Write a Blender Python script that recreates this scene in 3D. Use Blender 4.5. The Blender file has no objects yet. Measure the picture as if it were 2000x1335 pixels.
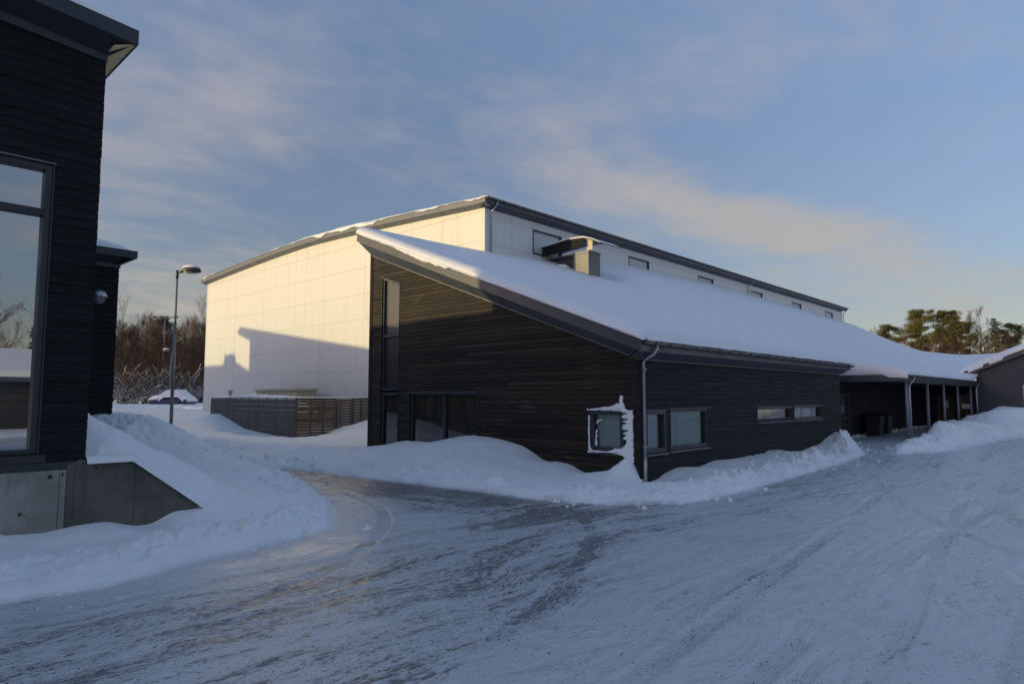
import bpy, bmesh, math, random
import numpy as np
from mathutils import Vector, Matrix
random.seed(7); np.random.seed(7)
scn = bpy.context.scene
COL = scn.collection

# ------------------------------------------------------------------ camera, sky, sun, exposure
PITCH = math.atan(107/1290.); YAW = math.atan(1210/math.hypot(1290, 107))
cd = bpy.data.cameras.new('camera'); cam = bpy.data.objects.new('camera', cd); COL.objects.link(cam)
cam.location = (0, 0, 2.2)
fwd = Vector((math.cos(YAW)*math.cos(PITCH), math.sin(YAW)*math.cos(PITCH), math.sin(PITCH)))
cam.rotation_euler = fwd.to_track_quat('-Z', 'Y').to_euler()
cd.sensor_width = 36; cd.lens = 36*1290/2000.; cd.clip_start = .05; cd.clip_end = 6000
scn.camera = cam
SUN_EL = math.radians(7.0); SUN_R = .46
sd = Vector((-1, SUN_R, math.hypot(1, SUN_R)*math.tan(SUN_EL))).normalized()
world = bpy.data.worlds.new('World'); scn.world = world; world.use_nodes = True
def build_world():
    nt = world.node_tree; N = nt.nodes; L = nt.links; N.clear()
    out = N.new('ShaderNodeOutputWorld'); bg = N.new('ShaderNodeBackground')
    sky = N.new('ShaderNodeTexSky'); sky.sky_type = 'NISHITA'; sky.sun_disc = False
    sky.sun_elevation = SUN_EL; sky.sun_rotation = math.atan2(sd.x, sd.y)
    sky.altitude = 100; sky.air_density = 1.0; sky.dust_density = .6; sky.ozone_density = 3.0
    tc = N.new('ShaderNodeTexCoord'); sep = N.new('ShaderNodeSeparateXYZ'); L.new(tc.outputs['Generated'], sep.inputs[0])
    def math_(op, a, b=None, clamp=False):
        m = N.new('ShaderNodeMath'); m.operation = op; m.use_clamp = clamp
        for i, v in enumerate((a, b)):
            if v is None: continue
            if isinstance(v, (int, float)): m.inputs[i].default_value = v
            else: L.new(v, m.inputs[i])
        return m.outputs[0]
    z = math_('ADD', math_('MAXIMUM', sep.outputs[2], 0.0), .10)
    px = math_('DIVIDE', sep.outputs[0], z); py = math_('DIVIDE', sep.outputs[1], z)
    cmb = N.new('ShaderNodeCombineXYZ'); L.new(px, cmb.inputs[0]); L.new(py, cmb.inputs[1])
    def noise(vec, scale, det, dist, rough=.55):
        n = N.new('ShaderNodeTexNoise'); n.inputs['Scale'].default_value = scale; n.inputs['Detail'].default_value = det
        n.inputs['Distortion'].default_value = dist; n.inputs['Roughness'].default_value = rough
        L.new(vec, n.inputs['Vector']); return n.outputs['Fac']
    mp = N.new('ShaderNodeMapping'); mp.inputs['Rotation'].default_value = (0, 0, .5); mp.inputs['Scale'].default_value = (.85, 1.1, 1)
    mp.inputs['Location'].default_value = (3.3, 1.7, 0); L.new(cmb.outputs[0], mp.inputs[0])
    a = noise(mp.outputs[0], .55, 8, .35, .58); b = noise(mp.outputs[0], 1.9, 7, .3, .6)
    c3 = noise(mp.outputs[0], 5.5, 6, .4, .62)
    s = math_('ADD', math_('MULTIPLY', a, .50), math_('ADD', math_('MULTIPLY', b, .32), math_('MULTIPLY', c3, .18)))
    # cloud banks: where the layer is thicker, in the plane of the clouds
    for (cx_, cy_, rx_, ry_, an_, am_) in ((2.55, 1.08, .95, .24, -.42, .20), (.62, 1.95, .45, .55, .3, .075), (1.6, 4.6, 1.2, .9, 0, .10), (4.4, .75, 1.6, .25, -.1, .06), (1.9, .3, .8, .35, 0, -.05), (1.75, 1.0, .45, .30, 0, -.05), (1.2, 2.2, .5, .3, 0, -.07)):
        m_ = N.new('ShaderNodeMapping'); m_.vector_type = 'TEXTURE'; m_.inputs['Location'].default_value = (cx_, cy_, 0); m_.inputs['Rotation'].default_value = (0, 0, an_); m_.inputs['Scale'].default_value = (rx_, ry_, 1)
        L.new(cmb.outputs[0], m_.inputs[0]); ln = N.new('ShaderNodeVectorMath'); ln.operation = 'DOT_PRODUCT'; L.new(m_.outputs[0], ln.inputs[0]); L.new(m_.outputs[0], ln.inputs[1])
        s = math_('ADD', s, math_('MULTIPLY', math_('EXPONENT', math_('MULTIPLY', ln.outputs['Value'], -1.0)), am_))
    ramp = N.new('ShaderNodeMapRange'); ramp.interpolation_type = 'SMOOTHSTEP'
    ramp.inputs['From Min'].default_value = .45; ramp.inputs['From Max'].default_value = .72; ramp.inputs['To Max'].default_value = .85
    L.new(s, ramp.inputs['Value'])
    mx = N.new('ShaderNodeMix'); mx.data_type = 'RGBA'
    tint = N.new('ShaderNodeMix'); tint.data_type = 'RGBA'; tint.blend_type = 'MULTIPLY'; tint.inputs[0].default_value = 1
    tr = N.new('ShaderNodeValToRGB'); cr = tr.color_ramp; cr.elements[0].position = .0; cr.elements[0].color = (.84, .60, .56, 1)
    cr.elements[1].position = .85; cr.elements[1].color = (3.0, 2.06, 1.66, 1)
    for p_, c_ in ((.12, (.92, .645, .595)), (.36, (1.42, .965, .87)), (.58, (1.95, 1.40, 1.25))): e_ = cr.elements.new(p_); e_.color = (*c_, 1)
    L.new(sep.outputs[2], tr.inputs[0]); L.new(tr.outputs[0], tint.inputs[7])
    L.new(sky.outputs[0], tint.inputs[6])
    # thin haze/cloud layer seen against the sky, greyer and warmer near the horizon
    cl = N.new('ShaderNodeMix'); cl.data_type = 'RGBA'
    cl.inputs[6].default_value = (2.15, 1.97, 1.70, 1); cl.inputs[7].default_value = (1.75, 1.74, 2.02, 1)
    up = N.new('ShaderNodeMapRange'); up.inputs['From Min'].default_value = .12; up.inputs['From Max'].default_value = .5; L.new(sep.outputs[2], up.inputs['Value'])
    L.new(up.outputs[0], cl.inputs[0])
    L.new(ramp.outputs[0], mx.inputs[0]); L.new(tint.outputs[2], mx.inputs[6]); L.new(cl.outputs[2], mx.inputs[7])
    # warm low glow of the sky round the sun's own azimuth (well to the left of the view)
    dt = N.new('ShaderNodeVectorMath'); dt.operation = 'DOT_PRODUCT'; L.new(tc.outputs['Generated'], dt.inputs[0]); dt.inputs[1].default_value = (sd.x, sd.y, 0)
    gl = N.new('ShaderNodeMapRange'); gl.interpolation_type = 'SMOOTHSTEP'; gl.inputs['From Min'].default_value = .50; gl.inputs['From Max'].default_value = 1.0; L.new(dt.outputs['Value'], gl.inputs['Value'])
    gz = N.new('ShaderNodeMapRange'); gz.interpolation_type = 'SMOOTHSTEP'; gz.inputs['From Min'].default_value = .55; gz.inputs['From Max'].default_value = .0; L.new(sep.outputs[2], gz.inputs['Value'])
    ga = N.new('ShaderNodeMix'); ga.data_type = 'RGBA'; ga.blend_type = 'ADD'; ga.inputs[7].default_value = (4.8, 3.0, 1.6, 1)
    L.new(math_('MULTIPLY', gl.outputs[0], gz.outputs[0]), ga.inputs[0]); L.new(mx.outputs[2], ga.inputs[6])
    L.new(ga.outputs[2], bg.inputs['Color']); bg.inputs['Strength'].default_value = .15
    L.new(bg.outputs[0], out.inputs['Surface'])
build_world()
ld = bpy.data.lights.new('sun', 'SUN'); ld.energy = 2.0; ld.angle = math.radians(.9); ld.color = (1, .79, .36)
sun = bpy.data.objects.new('sun', ld); COL.objects.link(sun); sun.location = (-40, 20, 40)
sun.rotation_euler = sd.to_track_quat('Z', 'Y').to_euler()
scn.view_settings.view_transform = 'Standard'; scn.view_settings.look = 'None'
scn.view_settings.exposure = 0.60; scn.view_settings.gamma = 1; scn.view_settings.use_curve_mapping = False
scn.render.engine = 'CYCLES'

# ------------------------------------------------------------------ noise
def _h(i, j, s):
    n = (i.astype(np.int64)*374761393 + j.astype(np.int64)*668265263 + s*974634777) & 0xffffffff
    n = ((n ^ (n >> 13))*1274126177) & 0xffffffff
    n = n ^ (n >> 16)
    return (n & 0xffff)/65535.
def vnoise(x, y, s=0):
    i = np.floor(x); j = np.floor(y); fx = x-i; fy = y-j
    fx = fx*fx*fx*(fx*(fx*6-15)+10); fy = fy*fy*fy*(fy*(fy*6-15)+10)
    a = _h(i, j, s); b = _h(i+1, j, s); c = _h(i, j+1, s); d = _h(i+1, j+1, s)
    return (a*(1-fx)+b*fx)*(1-fy)+(c*(1-fx)+d*fx)*fy
def fbm(x, y, o=4, s=0):
    x = np.asarray(x, float); y = np.asarray(y, float); r = 0; a = .5; t = 0
    for k in range(o):
        r = r+a*vnoise(x*2**k+k*17.3, y*2**k-k*9.1, s+k); t += a; a *= .5
    return r/t-.5
def sstep(a, b, x):
    t = np.clip((np.asarray(x, float)-a)/(b-a), 0, 1); return t*t*(3-2*t)

# ------------------------------------------------------------------ mesh builder
class MB:
    def __init__(s): s.v = []; s.f = []
    def add(s, vs, fs):
        n = len(s.v); s.v.extend(vs); s.f.extend([tuple(i+n for i in f) for f in fs]); return s
    def box(s, x0, x1, y0, y1, z0, z1):
        x0, x1 = sorted((x0, x1)); y0, y1 = sorted((y0, y1)); z0, z1 = sorted((z0, z1))
        return s.add([(x0,y0,z0),(x1,y0,z0),(x1,y1,z0),(x0,y1,z0),(x0,y0,z1),(x1,y0,z1),(x1,y1,z1),(x0,y1,z1)],
                     [(0,3,2,1),(4,5,6,7),(0,1,5,4),(1,2,6,5),(2,3,7,6),(3,0,4,7)])
    def prism(s, poly, vec):
        n = len(poly); q = [tuple(p[k]+vec[k] for k in range(3)) for p in poly]
        return s.add(list(poly)+q, [tuple(range(n))[::-1], tuple(range(n, 2*n))]+[(i, (i+1) % n, n+(i+1) % n, n+i) for i in range(n)])
    def tube(s, pts, rad, n=8, cap=True):
        pts = [Vector(p) for p in pts]
        if isinstance(rad, (int, float)): rad = [rad]*len(pts)
        base = len(s.v); ref = None
        for i, p in enumerate(pts):
            d = (pts[min(i+1, len(pts)-1)]-pts[max(i-1, 0)]).normalized()
            if ref is None: ref = d.orthogonal().normalized()
            ref = (ref-d*ref.dot(d)); ref = ref.normalized() if ref.length > 1e-6 else d.orthogonal().normalized()
            b = d.cross(ref)
            for k in range(n):
                t = 2*math.pi*k/n; s.v.append(tuple(p+(ref*math.cos(t)+b*math.sin(t))*rad[i]))
        for i in range(len(pts)-1):
            for k in range(n):
                a = base+i*n+k; b2 = base+i*n+(k+1) % n; s.f.append((a, b2, b2+n, a+n))
        if cap:
            s.f.append(tuple(base+k for k in range(n))[::-1]); s.f.append(tuple(base+(len(pts)-1)*n+k for k in range(n)))
        return s
    def lathe(s, prof, c=(0,0,0), n=20, sx=1, sy=1):
        base = len(s.v)
        for r, z in prof:
            for k in range(n):
                t = 2*math.pi*k/n; s.v.append((c[0]+r*sx*math.cos(t), c[1]+r*sy*math.sin(t), c[2]+z))
        for i in range(len(prof)-1):
            for k in range(n):
                a = base+i*n+k; b = base+i*n+(k+1) % n; s.f.append((a, b, b+n, a+n))
        s.f.append(tuple(base+k for k in range(n))[::-1]); s.f.append(tuple(base+(len(prof)-1)*n+k for k in range(n)))
        return s
    def build(s, name, m, parent=None, smooth=False, loc=None, bevel=0, extra=None):
        nf = len(s.f)
        if extra: s.add(extra[0].v, extra[0].f)
        o = mesh_obj(name, s.v, s.f, m, parent, smooth, loc)
        if len(s.f) < 9000:
            bm = bmesh.new(); bm.from_mesh(o.data); bmesh.ops.recalc_face_normals(bm, faces=bm.faces); bm.to_mesh(o.data); bm.free()
        if extra:
            o.data.materials.append(extra[1])
            for p_ in list(o.data.polygons)[nf:]: p_.material_index = 1
        if bevel:
            b = o.modifiers.new('bevel', 'BEVEL'); b.width = bevel; b.segments = 2; b.limit_method = 'ANGLE'
        return o
def origin(o):
    v = Vector((0, 0, 0))
    while o is not None: v += o.location; o = o.parent
    return v
def mesh_obj(name, v, f, m, parent=None, smooth=False, loc=None):
    me = bpy.data.meshes.new(name); off = origin(parent) if parent else Vector(loc or (0, 0, 0))
    v = np.array(v, float)-np.array(off)
    me.from_pydata(v.tolist(), [], f); me.update()
    if m: me.materials.append(m)
    if smooth: me.polygons.foreach_set('use_smooth', [True]*len(me.polygons))
    o = bpy.data.objects.new(name, me); COL.objects.link(o)
    if parent: o.parent = parent
    else: o.location = off
    return o
def empty(name, loc, label, cat, group=None):
    o = bpy.data.objects.new(name, None); COL.objects.link(o); o.location = loc; o.empty_display_size = .3
    o['label'] = label; o['category'] = cat
    if group: o['group'] = group
    return o
def tag(o, label=None, cat=None, group=None, kind=None):
    for k, v in (('label', label), ('category', cat), ('group', group), ('kind', kind)):
        if v: o[k] = v
    return o
def copy_tree(o, parent=None):
    c = o.copy(); COL.objects.link(c); c.parent = parent
    for ch in list(o.children): copy_tree(ch, c)
    return c
def grid(name, xs, ys, zf, m, mask=None, smooth=True, parent=None, thick=None, loc=None):
    X, Y = np.meshgrid(xs, ys, indexing='ij'); Z = zf(X, Y); ny = len(ys)
    V = np.stack([X.ravel(), Y.ravel(), Z.ravel()], 1)
    i, j = np.meshgrid(np.arange(len(xs)-1), np.arange(ny-1), indexing='ij'); a = (i*ny+j).ravel()
    F = np.stack([a, a+ny, a+ny+1, a+1], 1)
    if mask is not None:
        c = V[F].mean(1); F = F[mask(c[:, 0], c[:, 1])]
    return mesh_obj(name, V, F.tolist(), m, parent, smooth, loc)

# ------------------------------------------------------------------ materials
def mat(name, base=(.5,.5,.5), rough=.6, metal=0, spec=.5):
    m = bpy.data.materials.new(name); m.use_nodes = True
    b = m.node_tree.nodes['Principled BSDF']; b.inputs['Base Color'].default_value = (*base, 1)
    b.inputs['Roughness'].default_value = rough; b.inputs['Metallic'].default_value = metal; b.inputs['Specular IOR Level'].default_value = spec
    return m
class NT:
    def __init__(s, m): s.m = m; s.N = m.node_tree.nodes; s.L = m.node_tree.links; s.b = s.N['Principled BSDF']; s._p = None
    def pos(s):
        if not s._p: s._p = s.N.new('ShaderNodeNewGeometry').outputs['Position']
        return s._p
    def mapv(s, sc, loc=(0,0,0), rot=(0,0,0), src=None):
        n = s.N.new('ShaderNodeMapping'); n.inputs['Scale'].default_value = sc; n.inputs['Location'].default_value = loc; n.inputs['Rotation'].default_value = rot
        s.L.new(src or s.pos(), n.inputs[0]); return n.outputs[0]
    def noise(s, scale=1, det=4, rough=.55, vec=None, dist=0):
        n = s.N.new('ShaderNodeTexNoise'); n.inputs['Scale'].default_value = scale; n.inputs['Detail'].default_value = det
        n.inputs['Roughness'].default_value = rough; n.inputs['Distortion'].default_value = dist
        s.L.new(vec or s.pos(), n.inputs['Vector']); return n.outputs['Fac']
    def vor(s, scale, vec=None, out='Distance', rnd=1):
        n = s.N.new('ShaderNodeTexVoronoi'); n.inputs['Scale'].default_value = scale; n.inputs['Randomness'].default_value = rnd
        s.L.new(vec or s.pos(), n.inputs['Vector']); return n.outputs[out]
    def ramp(s, v, a, b, lo=0, hi=1, smooth=True):
        n = s.N.new('ShaderNodeMapRange'); n.interpolation_type = 'SMOOTHSTEP' if smooth else 'LINEAR'
        for k, x in (('From Min', a), ('From Max', b), ('To Min', lo), ('To Max', hi)): n.inputs[k].default_value = x
        s.L.new(v, n.inputs['Value']); return n.outputs[0]
    def math(s, op, a, b=0, clamp=False):
        n = s.N.new('ShaderNodeMath'); n.operation = op; n.use_clamp = clamp
        for i, v in enumerate((a, b)):
            if isinstance(v, (int, float)): n.inputs[i].default_value = v
            else: s.L.new(v, n.inputs[i])
        return n.outputs[0]
    def mix(s, f, a, b):
        n = s.N.new('ShaderNodeMix'); n.data_type = 'RGBA'
        for i, v in ((0, f), (6, a), (7, b)):
            if isinstance(v, tuple): n.inputs[i].default_value = (*v, 1)
            elif isinstance(v, (int, float)): n.inputs[i].default_value = v if i == 0 else (v, v, v, 1)
            else: s.L.new(v, n.inputs[i])
        return n.outputs[2]
    def color(s, v): s.L.new(v, s.b.inputs['Base Color'])
    def roughness(s, v): s.L.new(v, s.b.inputs['Roughness'])
    def attr(s, name):
        n = s.N.new('ShaderNodeAttribute'); n.attribute_name = name; return n.outputs['Fac']
    def sepz(s):
        n = s.N.new('ShaderNodeSeparateXYZ'); s.L.new(s.pos(), n.inputs[0]); return n.outputs
    def bump(s, h, strength=.5, dist=.01):
        n = s.N.new('ShaderNodeBump'); n.inputs['Strength'].default_value = strength; n.inputs['Distance'].default_value = dist
        s.L.new(h, n.inputs['Height'])
        if s.b.inputs['Normal'].links: s.L.new(s.b.inputs['Normal'].links[0].from_socket, n.inputs['Normal'])
        s.L.new(n.outputs[0], s.b.inputs['Normal'])

def m_snow(name, c=(.90, .90, .91), b1=.35):
    m = mat(name, c, .65, spec=.3); t = NT(m)
    n = t.noise(.9, 5); t.color(t.mix(t.ramp(n, .35, .7), tuple(x*.95 for x in c), c))
    t.bump(t.noise(9, 6, .6), b1, .03); t.bump(t.noise(60, 3, .6), .25, .006)
    return m
SNOW = m_snow('snow')
SNOWROOF = m_snow('roof snow', (.88, .88, .90), .12)
def m_ground():
    m = mat('packed snow and gravel', (.8, .8, .82), .6, spec=.4); t = NT(m)
    road = t.attr('road'); turn = t.attr('turn'); dirt = t.attr('dirt')
    warp = t.N.new('ShaderNodeVectorMath'); warp.operation = 'ADD'
    wn = t.N.new('ShaderNodeTexNoise'); wn.inputs['Scale'].default_value = .35; wn.inputs['Detail'].default_value = 2
    t.L.new(t.pos(), wn.inputs['Vector'])
    ws = t.N.new('ShaderNodeVectorMath'); ws.operation = 'SCALE'; ws.inputs['Scale'].default_value = 1.6; t.L.new(wn.outputs['Color'], ws.inputs[0])
    t.L.new(t.pos(), warp.inputs[0]); t.L.new(ws.outputs[0], warp.inputs[1]); W = warp.outputs[0]
    ICE = None
    def both(scale, along, det, rough, th=0.0):
        a = t.noise(scale, det, rough, t.mapv((along, 1, 1), rot=(0, 0, -.12), src=W))
        b = t.noise(scale, det, rough, t.mapv((1, along, 1), rot=(0, 0, .12), src=W))
        return t.mix(turn, a, b)
    s1 = both(1.5, .13, 6, .62); s2 = both(6, .14, 6, .7); s3 = both(20, .35, 4, .7); rut = both(3.4, .025, 3, .6)
    patch = t.noise(.33, 4, .6)
    st = t.math('ADD', t.math('MULTIPLY', s1, .5), t.math('ADD', t.math('MULTIPLY', s2, .3), t.math('MULTIPLY', s3, .2)))
    v = t.math('ADD', st, t.math('MULTIPLY', t.math('SUBTRACT', dirt, .5), .30))
    v = t.math('ADD', v, t.math('MULTIPLY', t.math('SUBTRACT', patch, .5), .22))
    v = t.math('ADD', v, t.math('MULTIPLY', t.math('SUBTRACT', rut, .5), .12))
    cover = t.ramp(v, .43, .66)
    fine = both(34, .45, 6, .8); tex = t.math('ADD', t.math('MULTIPLY', fine, .6), t.math('MULTIPLY', s3, .4))
    grey = t.math('MULTIPLY', cover, road)
    dark = t.math('MULTIPLY', t.ramp(t.math('ADD', tex, t.math('MULTIPLY', cover, .22)), .60, .72), road)
    # loose grit: small dark stones scattered over the compacted snow
    c1 = t.vor(17); r1 = t.noise(3.2, 3); g1 = t.math('MULTIPLY', t.ramp(c1, .19, .14), t.ramp(t.math('ADD', r1, t.math('MULTIPLY', dirt, .34)), .58, .68))
    c2 = t.vor(48); g2 = t.math('MULTIPLY', t.ramp(c2, .30, .2), t.ramp(t.math('ADD', t.noise(2.1, 4), t.math('MULTIPLY', dirt, .35)), .60, .74))
    grit = t.math('MULTIPLY', t.math('MAXIMUM', g1, g2), road)
    col = t.mix(t.math('MULTIPLY', road, 1.0), (.90, .90, .91), (.57, .58, .60))
    col = t.mix(t.math('MULTIPLY', t.ramp(t.noise(11, 5, .7), .4, .65), t.math('MULTIPLY', road, .35)), col, (.70, .71, .73))
    col = t.mix(t.math('MULTIPLY', grey, .28), col, (.30, .30, .31))
    col = t.mix(t.math('MULTIPLY', dark, .85), col, (.085, .083, .085))
    col = t.mix(t.math('MULTIPLY', t.attr('track'), .2), col, (.36, .37, .39))
    stain = t.math('MULTIPLY', t.ramp(t.noise(.8, 4, .6), .62, .74), t.math('MULTIPLY', road, .5))
    col = t.mix(t.math('MULTIPLY', stain, .6), col, (.42, .38, .30))
    col = t.mix(grit, col, (.045, .043, .045))
    t.color(col)
    rg = t.mix(road, (.7, .7, .7), (.42, .42, .42)); rr = t.math('ADD', t.mix(t.ramp(s2, .42, .60), .0, .25), .30)
    t.roughness(t.mix(road, .68, rr)); t.L.new(t.math('MULTIPLY', road, t.math('MULTIPLY', t.ramp(s2, .47, .60), t.ramp(patch, .42, .60, .25, .95))), t.b.inputs['Coat Weight']); t.b.inputs['Coat Roughness'].default_value = .22; t.b.inputs['Coat IOR'].default_value = 1.35
    h = t.math('ADD', t.math('MULTIPLY', s2, .6), t.math('MULTIPLY', s3, .4))
    t.bump(t.math('MULTIPLY', h, road), .7, .022)
    t.bump(t.math('MULTIPLY', rut, road), .8, .06)
    t.bump(t.noise(14, 6, .65), .30, .014); t.bump(t.noise(70, 3, .6), .35, .006)
    return m
GROUND = m_ground()
def m_boards(name, c0, c1, pitch=.14, wear=.35, axis=0):
    m = mat(name, c0, .62, spec=.22); t = NT(m); xyz = t.sepz()
    cell = t.math('FLOOR', t.math('DIVIDE', xyz[2], pitch)); wn = t.N.new('ShaderNodeTexWhiteNoise'); wn.noise_dimensions = '2D'
    cmb = t.N.new('ShaderNodeCombineXYZ'); t.L.new(cell, cmb.inputs[0])
    seg = t.math('FLOOR', t.math('ADD', t.math('DIVIDE', xyz[0 if axis else 1], 4.2), t.math('MULTIPLY', cell, .37)))
    t.L.new(seg, cmb.inputs[1]); t.L.new(cmb.outputs[0], wn.inputs['Vector'])
    sc = (.5, 9, 9) if axis else (9, .5, 9)
    gr = t.noise(3, 6, .65, t.mapv(sc)); big = t.noise(.7, 4, .6)
    col = t.mix(wn.outputs['Value'], c0, c1)
    w = t.math('MULTIPLY', t.ramp(gr, .56, .72), t.ramp(big, .48, .62))
    col = t.mix(t.math('MULTIPLY', w, wear), col, (.16, .12, .08)); fine = t.noise(4, 5, .6, t.mapv((.22, 14, 14) if axis else (14, .22, 14))); pat = t.noise(.9, 3)
    col = t.mix(t.math('MULTIPLY', t.math('MULTIPLY', t.ramp(fine, .60, .72), t.ramp(pat, .50, .66)), wear), col, (.42, .30, .19))
    t.color(col)
    t.bump(gr, .5, .006); t.roughness(t.ramp(gr, .3, .7, .55, .8)); return m
BOARD_G = m_boards('black stained boards weathered', (.012, .011, .010), (.036, .028, .021), wear=.85, axis=0)
BOARD_F = m_boards('black stained boards', (.012, .0128, .015), (.022, .022, .024), wear=.18, axis=1)
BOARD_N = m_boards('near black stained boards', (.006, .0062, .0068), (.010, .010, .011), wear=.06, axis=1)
BACK = mat('black building paper', (.008, .008, .009), .9)
def m_metal(name, c, rough=.45, metal=.0, var=.12, sc=1.2):
    m = mat(name, c, rough, metal); t = NT(m); n = t.noise(sc, 5, .6)
    t.color(t.mix(n, tuple(x*(1-var) for x in c), tuple(x*(1+var) for x in c))); t.roughness(t.ramp(n, .3, .7, rough-.08, rough+.1)); return m
FASCIA = m_metal('slate blue painted sheet', (.062, .070, .084), .42)
SOFFIT = m_metal('slate blue soffit sheet', (.058, .068, .084), .5)
HFASCIA = m_metal('grey painted sheet', (.14, .15, .165), .42)
FRAME = m_metal('dark blue grey window paint', (.034, .039, .050), .35)
GUTTER = m_metal('galvanised steel', (.42, .43, .45), .34, .85, .2, 6)
NAIL = m_metal('dull nail heads', (.09, .09, .095), .5, .5)
GUT_D = m_metal('weathered gutter brown grey', (.20, .18, .18), .45, .5, .2, 5)
POST = m_metal('painted steel post', (.20, .21, .23), .45, .3)
SOFF_BOUNCE = m_metal('soffit with painted bounce', (.66, .50, .27), .6)  # golden bounce light on the side soffit, put into its colour
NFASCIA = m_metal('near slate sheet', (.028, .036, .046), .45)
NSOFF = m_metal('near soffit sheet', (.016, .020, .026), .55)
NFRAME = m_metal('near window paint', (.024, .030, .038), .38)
LAMPM = m_metal('lamp pole grey', (.20, .20, .21), .45, .4)
LAMPD = m_metal('lamp head dark metal', (.05, .055, .06), .4, .3)
LAMPG = m_metal('frosted lamp glass', (.35, .38, .38), .3)
def m_panel():
    m = mat('white cement panel', (.74, .74, .72), .5, spec=.4); t = NT(m)
    st = t.noise(2.2, 5, .65, t.mapv((1.5, 1.5, .10))); lo = t.noise(.25, 3, .5)
    f = t.math('MULTIPLY', t.ramp(st, .48, .72), t.ramp(lo, .3, .7, .35, 1))
    t.color(t.mix(t.math('MULTIPLY', f, .45), (.69, .69, .67), (.50, .48, .44))); return m
PANEL = m_panel()
JOINT = mat('panel joint', (.58, .56, .52), .8)
def m_conc(name, c):
    m = mat(name, c, .85, spec=.25); t = NT(m)
    n = t.noise(1.4, 6, .65); s = t.noise(5, 5, .6, t.mapv((1, 1, .25))); sp = t.vor(2.1)
    col = t.mix(t.ramp(n, .3, .7), tuple(x*.72 for x in c), tuple(x*1.2 for x in c))
    col = t.mix(t.math('MULTIPLY', t.ramp(s, .52, .7), .5), col, tuple(x*.55 for x in c))
    col = t.mix(t.math('MULTIPLY', t.ramp(sp, .07, .05), .55), col, (.09, .07, .05)); t.color(col)
    t.bump(t.noise(30, 5, .7), .4, .006); return m
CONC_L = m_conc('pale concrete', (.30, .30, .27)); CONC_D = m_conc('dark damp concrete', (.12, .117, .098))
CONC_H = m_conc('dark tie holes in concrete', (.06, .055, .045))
def m_pane(name, glossy, body, rough=.01, tint=(.85, .9, .95)):
    m = mat(name, body, .5); nt = m.node_tree; N = nt.nodes; L = nt.links
    g = N.new('ShaderNodeBsdfGlossy'); g.inputs['Roughness'].default_value = rough; g.inputs['Color'].default_value = (*tint, 1)
    mx = N.new('ShaderNodeMixShader'); fr = N.new('ShaderNodeFresnel'); fr.inputs['IOR'].default_value = 1.5
    ad = N.new('ShaderNodeMath'); ad.operation = 'ADD'; ad.use_clamp = True; ad.inputs[1].default_value = glossy; L.new(fr.outputs[0], ad.inputs[0])
    L.new(ad.outputs[0], mx.inputs[0]); L.new(N['Principled BSDF'].outputs[0], mx.inputs[1]); L.new(g.outputs[0], mx.inputs[2])
    L.new(mx.outputs[0], N['Material Output'].inputs['Surface']); return m
GLASS_BIG = m_pane('solar control glass', .46, (.03, .035, .045))
GLASS_DARK = m_pane('dark reflecting glass', .02, (.012, .013, .014), tint=(.6, .63, .66))
def m_clear():
    m = mat('clear glass', (.5, .5, .5)); nt = m.node_tree; N = nt.nodes; L = nt.links
    g = N.new('ShaderNodeBsdfGlossy'); g.inputs['Roughness'].default_value = .01; g.inputs['Color'].default_value = (.9, .95, 1, 1)
    tr = N.new('ShaderNodeBsdfTransparent'); tr.inputs['Color'].default_value = (.80, .88, .88, 1)
    mx = N.new('ShaderNodeMixShader'); fr = N.new('ShaderNodeFresnel'); fr.inputs['IOR'].default_value = 1.5
    ad = N.new('ShaderNodeMath'); ad.operation = 'ADD'; ad.inputs[1].default_value = .07; L.new(fr.outputs[0], ad.inputs[0])
    L.new(ad.outputs[0], mx.inputs[0]); L.new(tr.outputs[0], mx.inputs[1]); L.new(g.outputs[0], mx.inputs[2])
    L.new(mx.outputs[0], N['Material Output'].inputs['Surface']); return m
CLEAR = m_clear()
def m_blind():
    m = mat('white venetian blind', (.52, .58, .60), .6); t = NT(m); z = t.sepz()[2]
    w = t.math('FRACT', t.math('MULTIPLY', z, 28)); t.color(t.mix(t.ramp(w, .7, .95), (.52, .55, .57), (.30, .32, .35))); return m
BLIND = m_blind()
SHEER = m_metal('pale green roller blind', (.36, .42, .41), .7)
def m_curtain():
    m = mat('brown curtain', (.06, .045, .035), .8); t = NT(m)
    n = t.noise(2.2, 5, .6, t.mapv((2, 6, .35))); t.color(t.mix(t.ramp(n, .35, .7), (.10, .075, .06), (.26, .19, .15))); return m
CURTAIN = m_curtain()
def m_wood(name, c0, c1, sc=(2, 2, 20)):
    m = mat(name, c0, .8); t = NT(m); n = t.noise(2, 6, .65, t.mapv(sc)); b = t.noise(1.1, 3)
    col = t.mix(t.ramp(n, .3, .7), c0, c1); t.color(t.mix(t.math('MULTIPLY', t.ramp(b, .4, .7), .4), col, tuple(x*.5 for x in c0))); t.bump(n, .4, .004); return m
FENCE_G = m_wood('grey weathered slats', (.085, .074, .066), (.17, .15, .135)); FENCE_B = m_wood('brown weathered slats', (.10, .068, .045), (.20, .14, .095))
BARK = m_wood('bark', (.05, .035, .026), (.13, .09, .065), (5, 5, 2))
BARKP = m_wood('pine bark', (.13, .065, .035), (.26, .13, .07), (5, 5, 2))
TWIG = m_wood('brown twigs', (.055, .029, .017), (.12, .062, .034), (3, 3, 3))
TWIGP = m_wood('pale grey brown twigs', (.11, .09, .08), (.22, .18, .15), (3, 3, 3))
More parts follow.
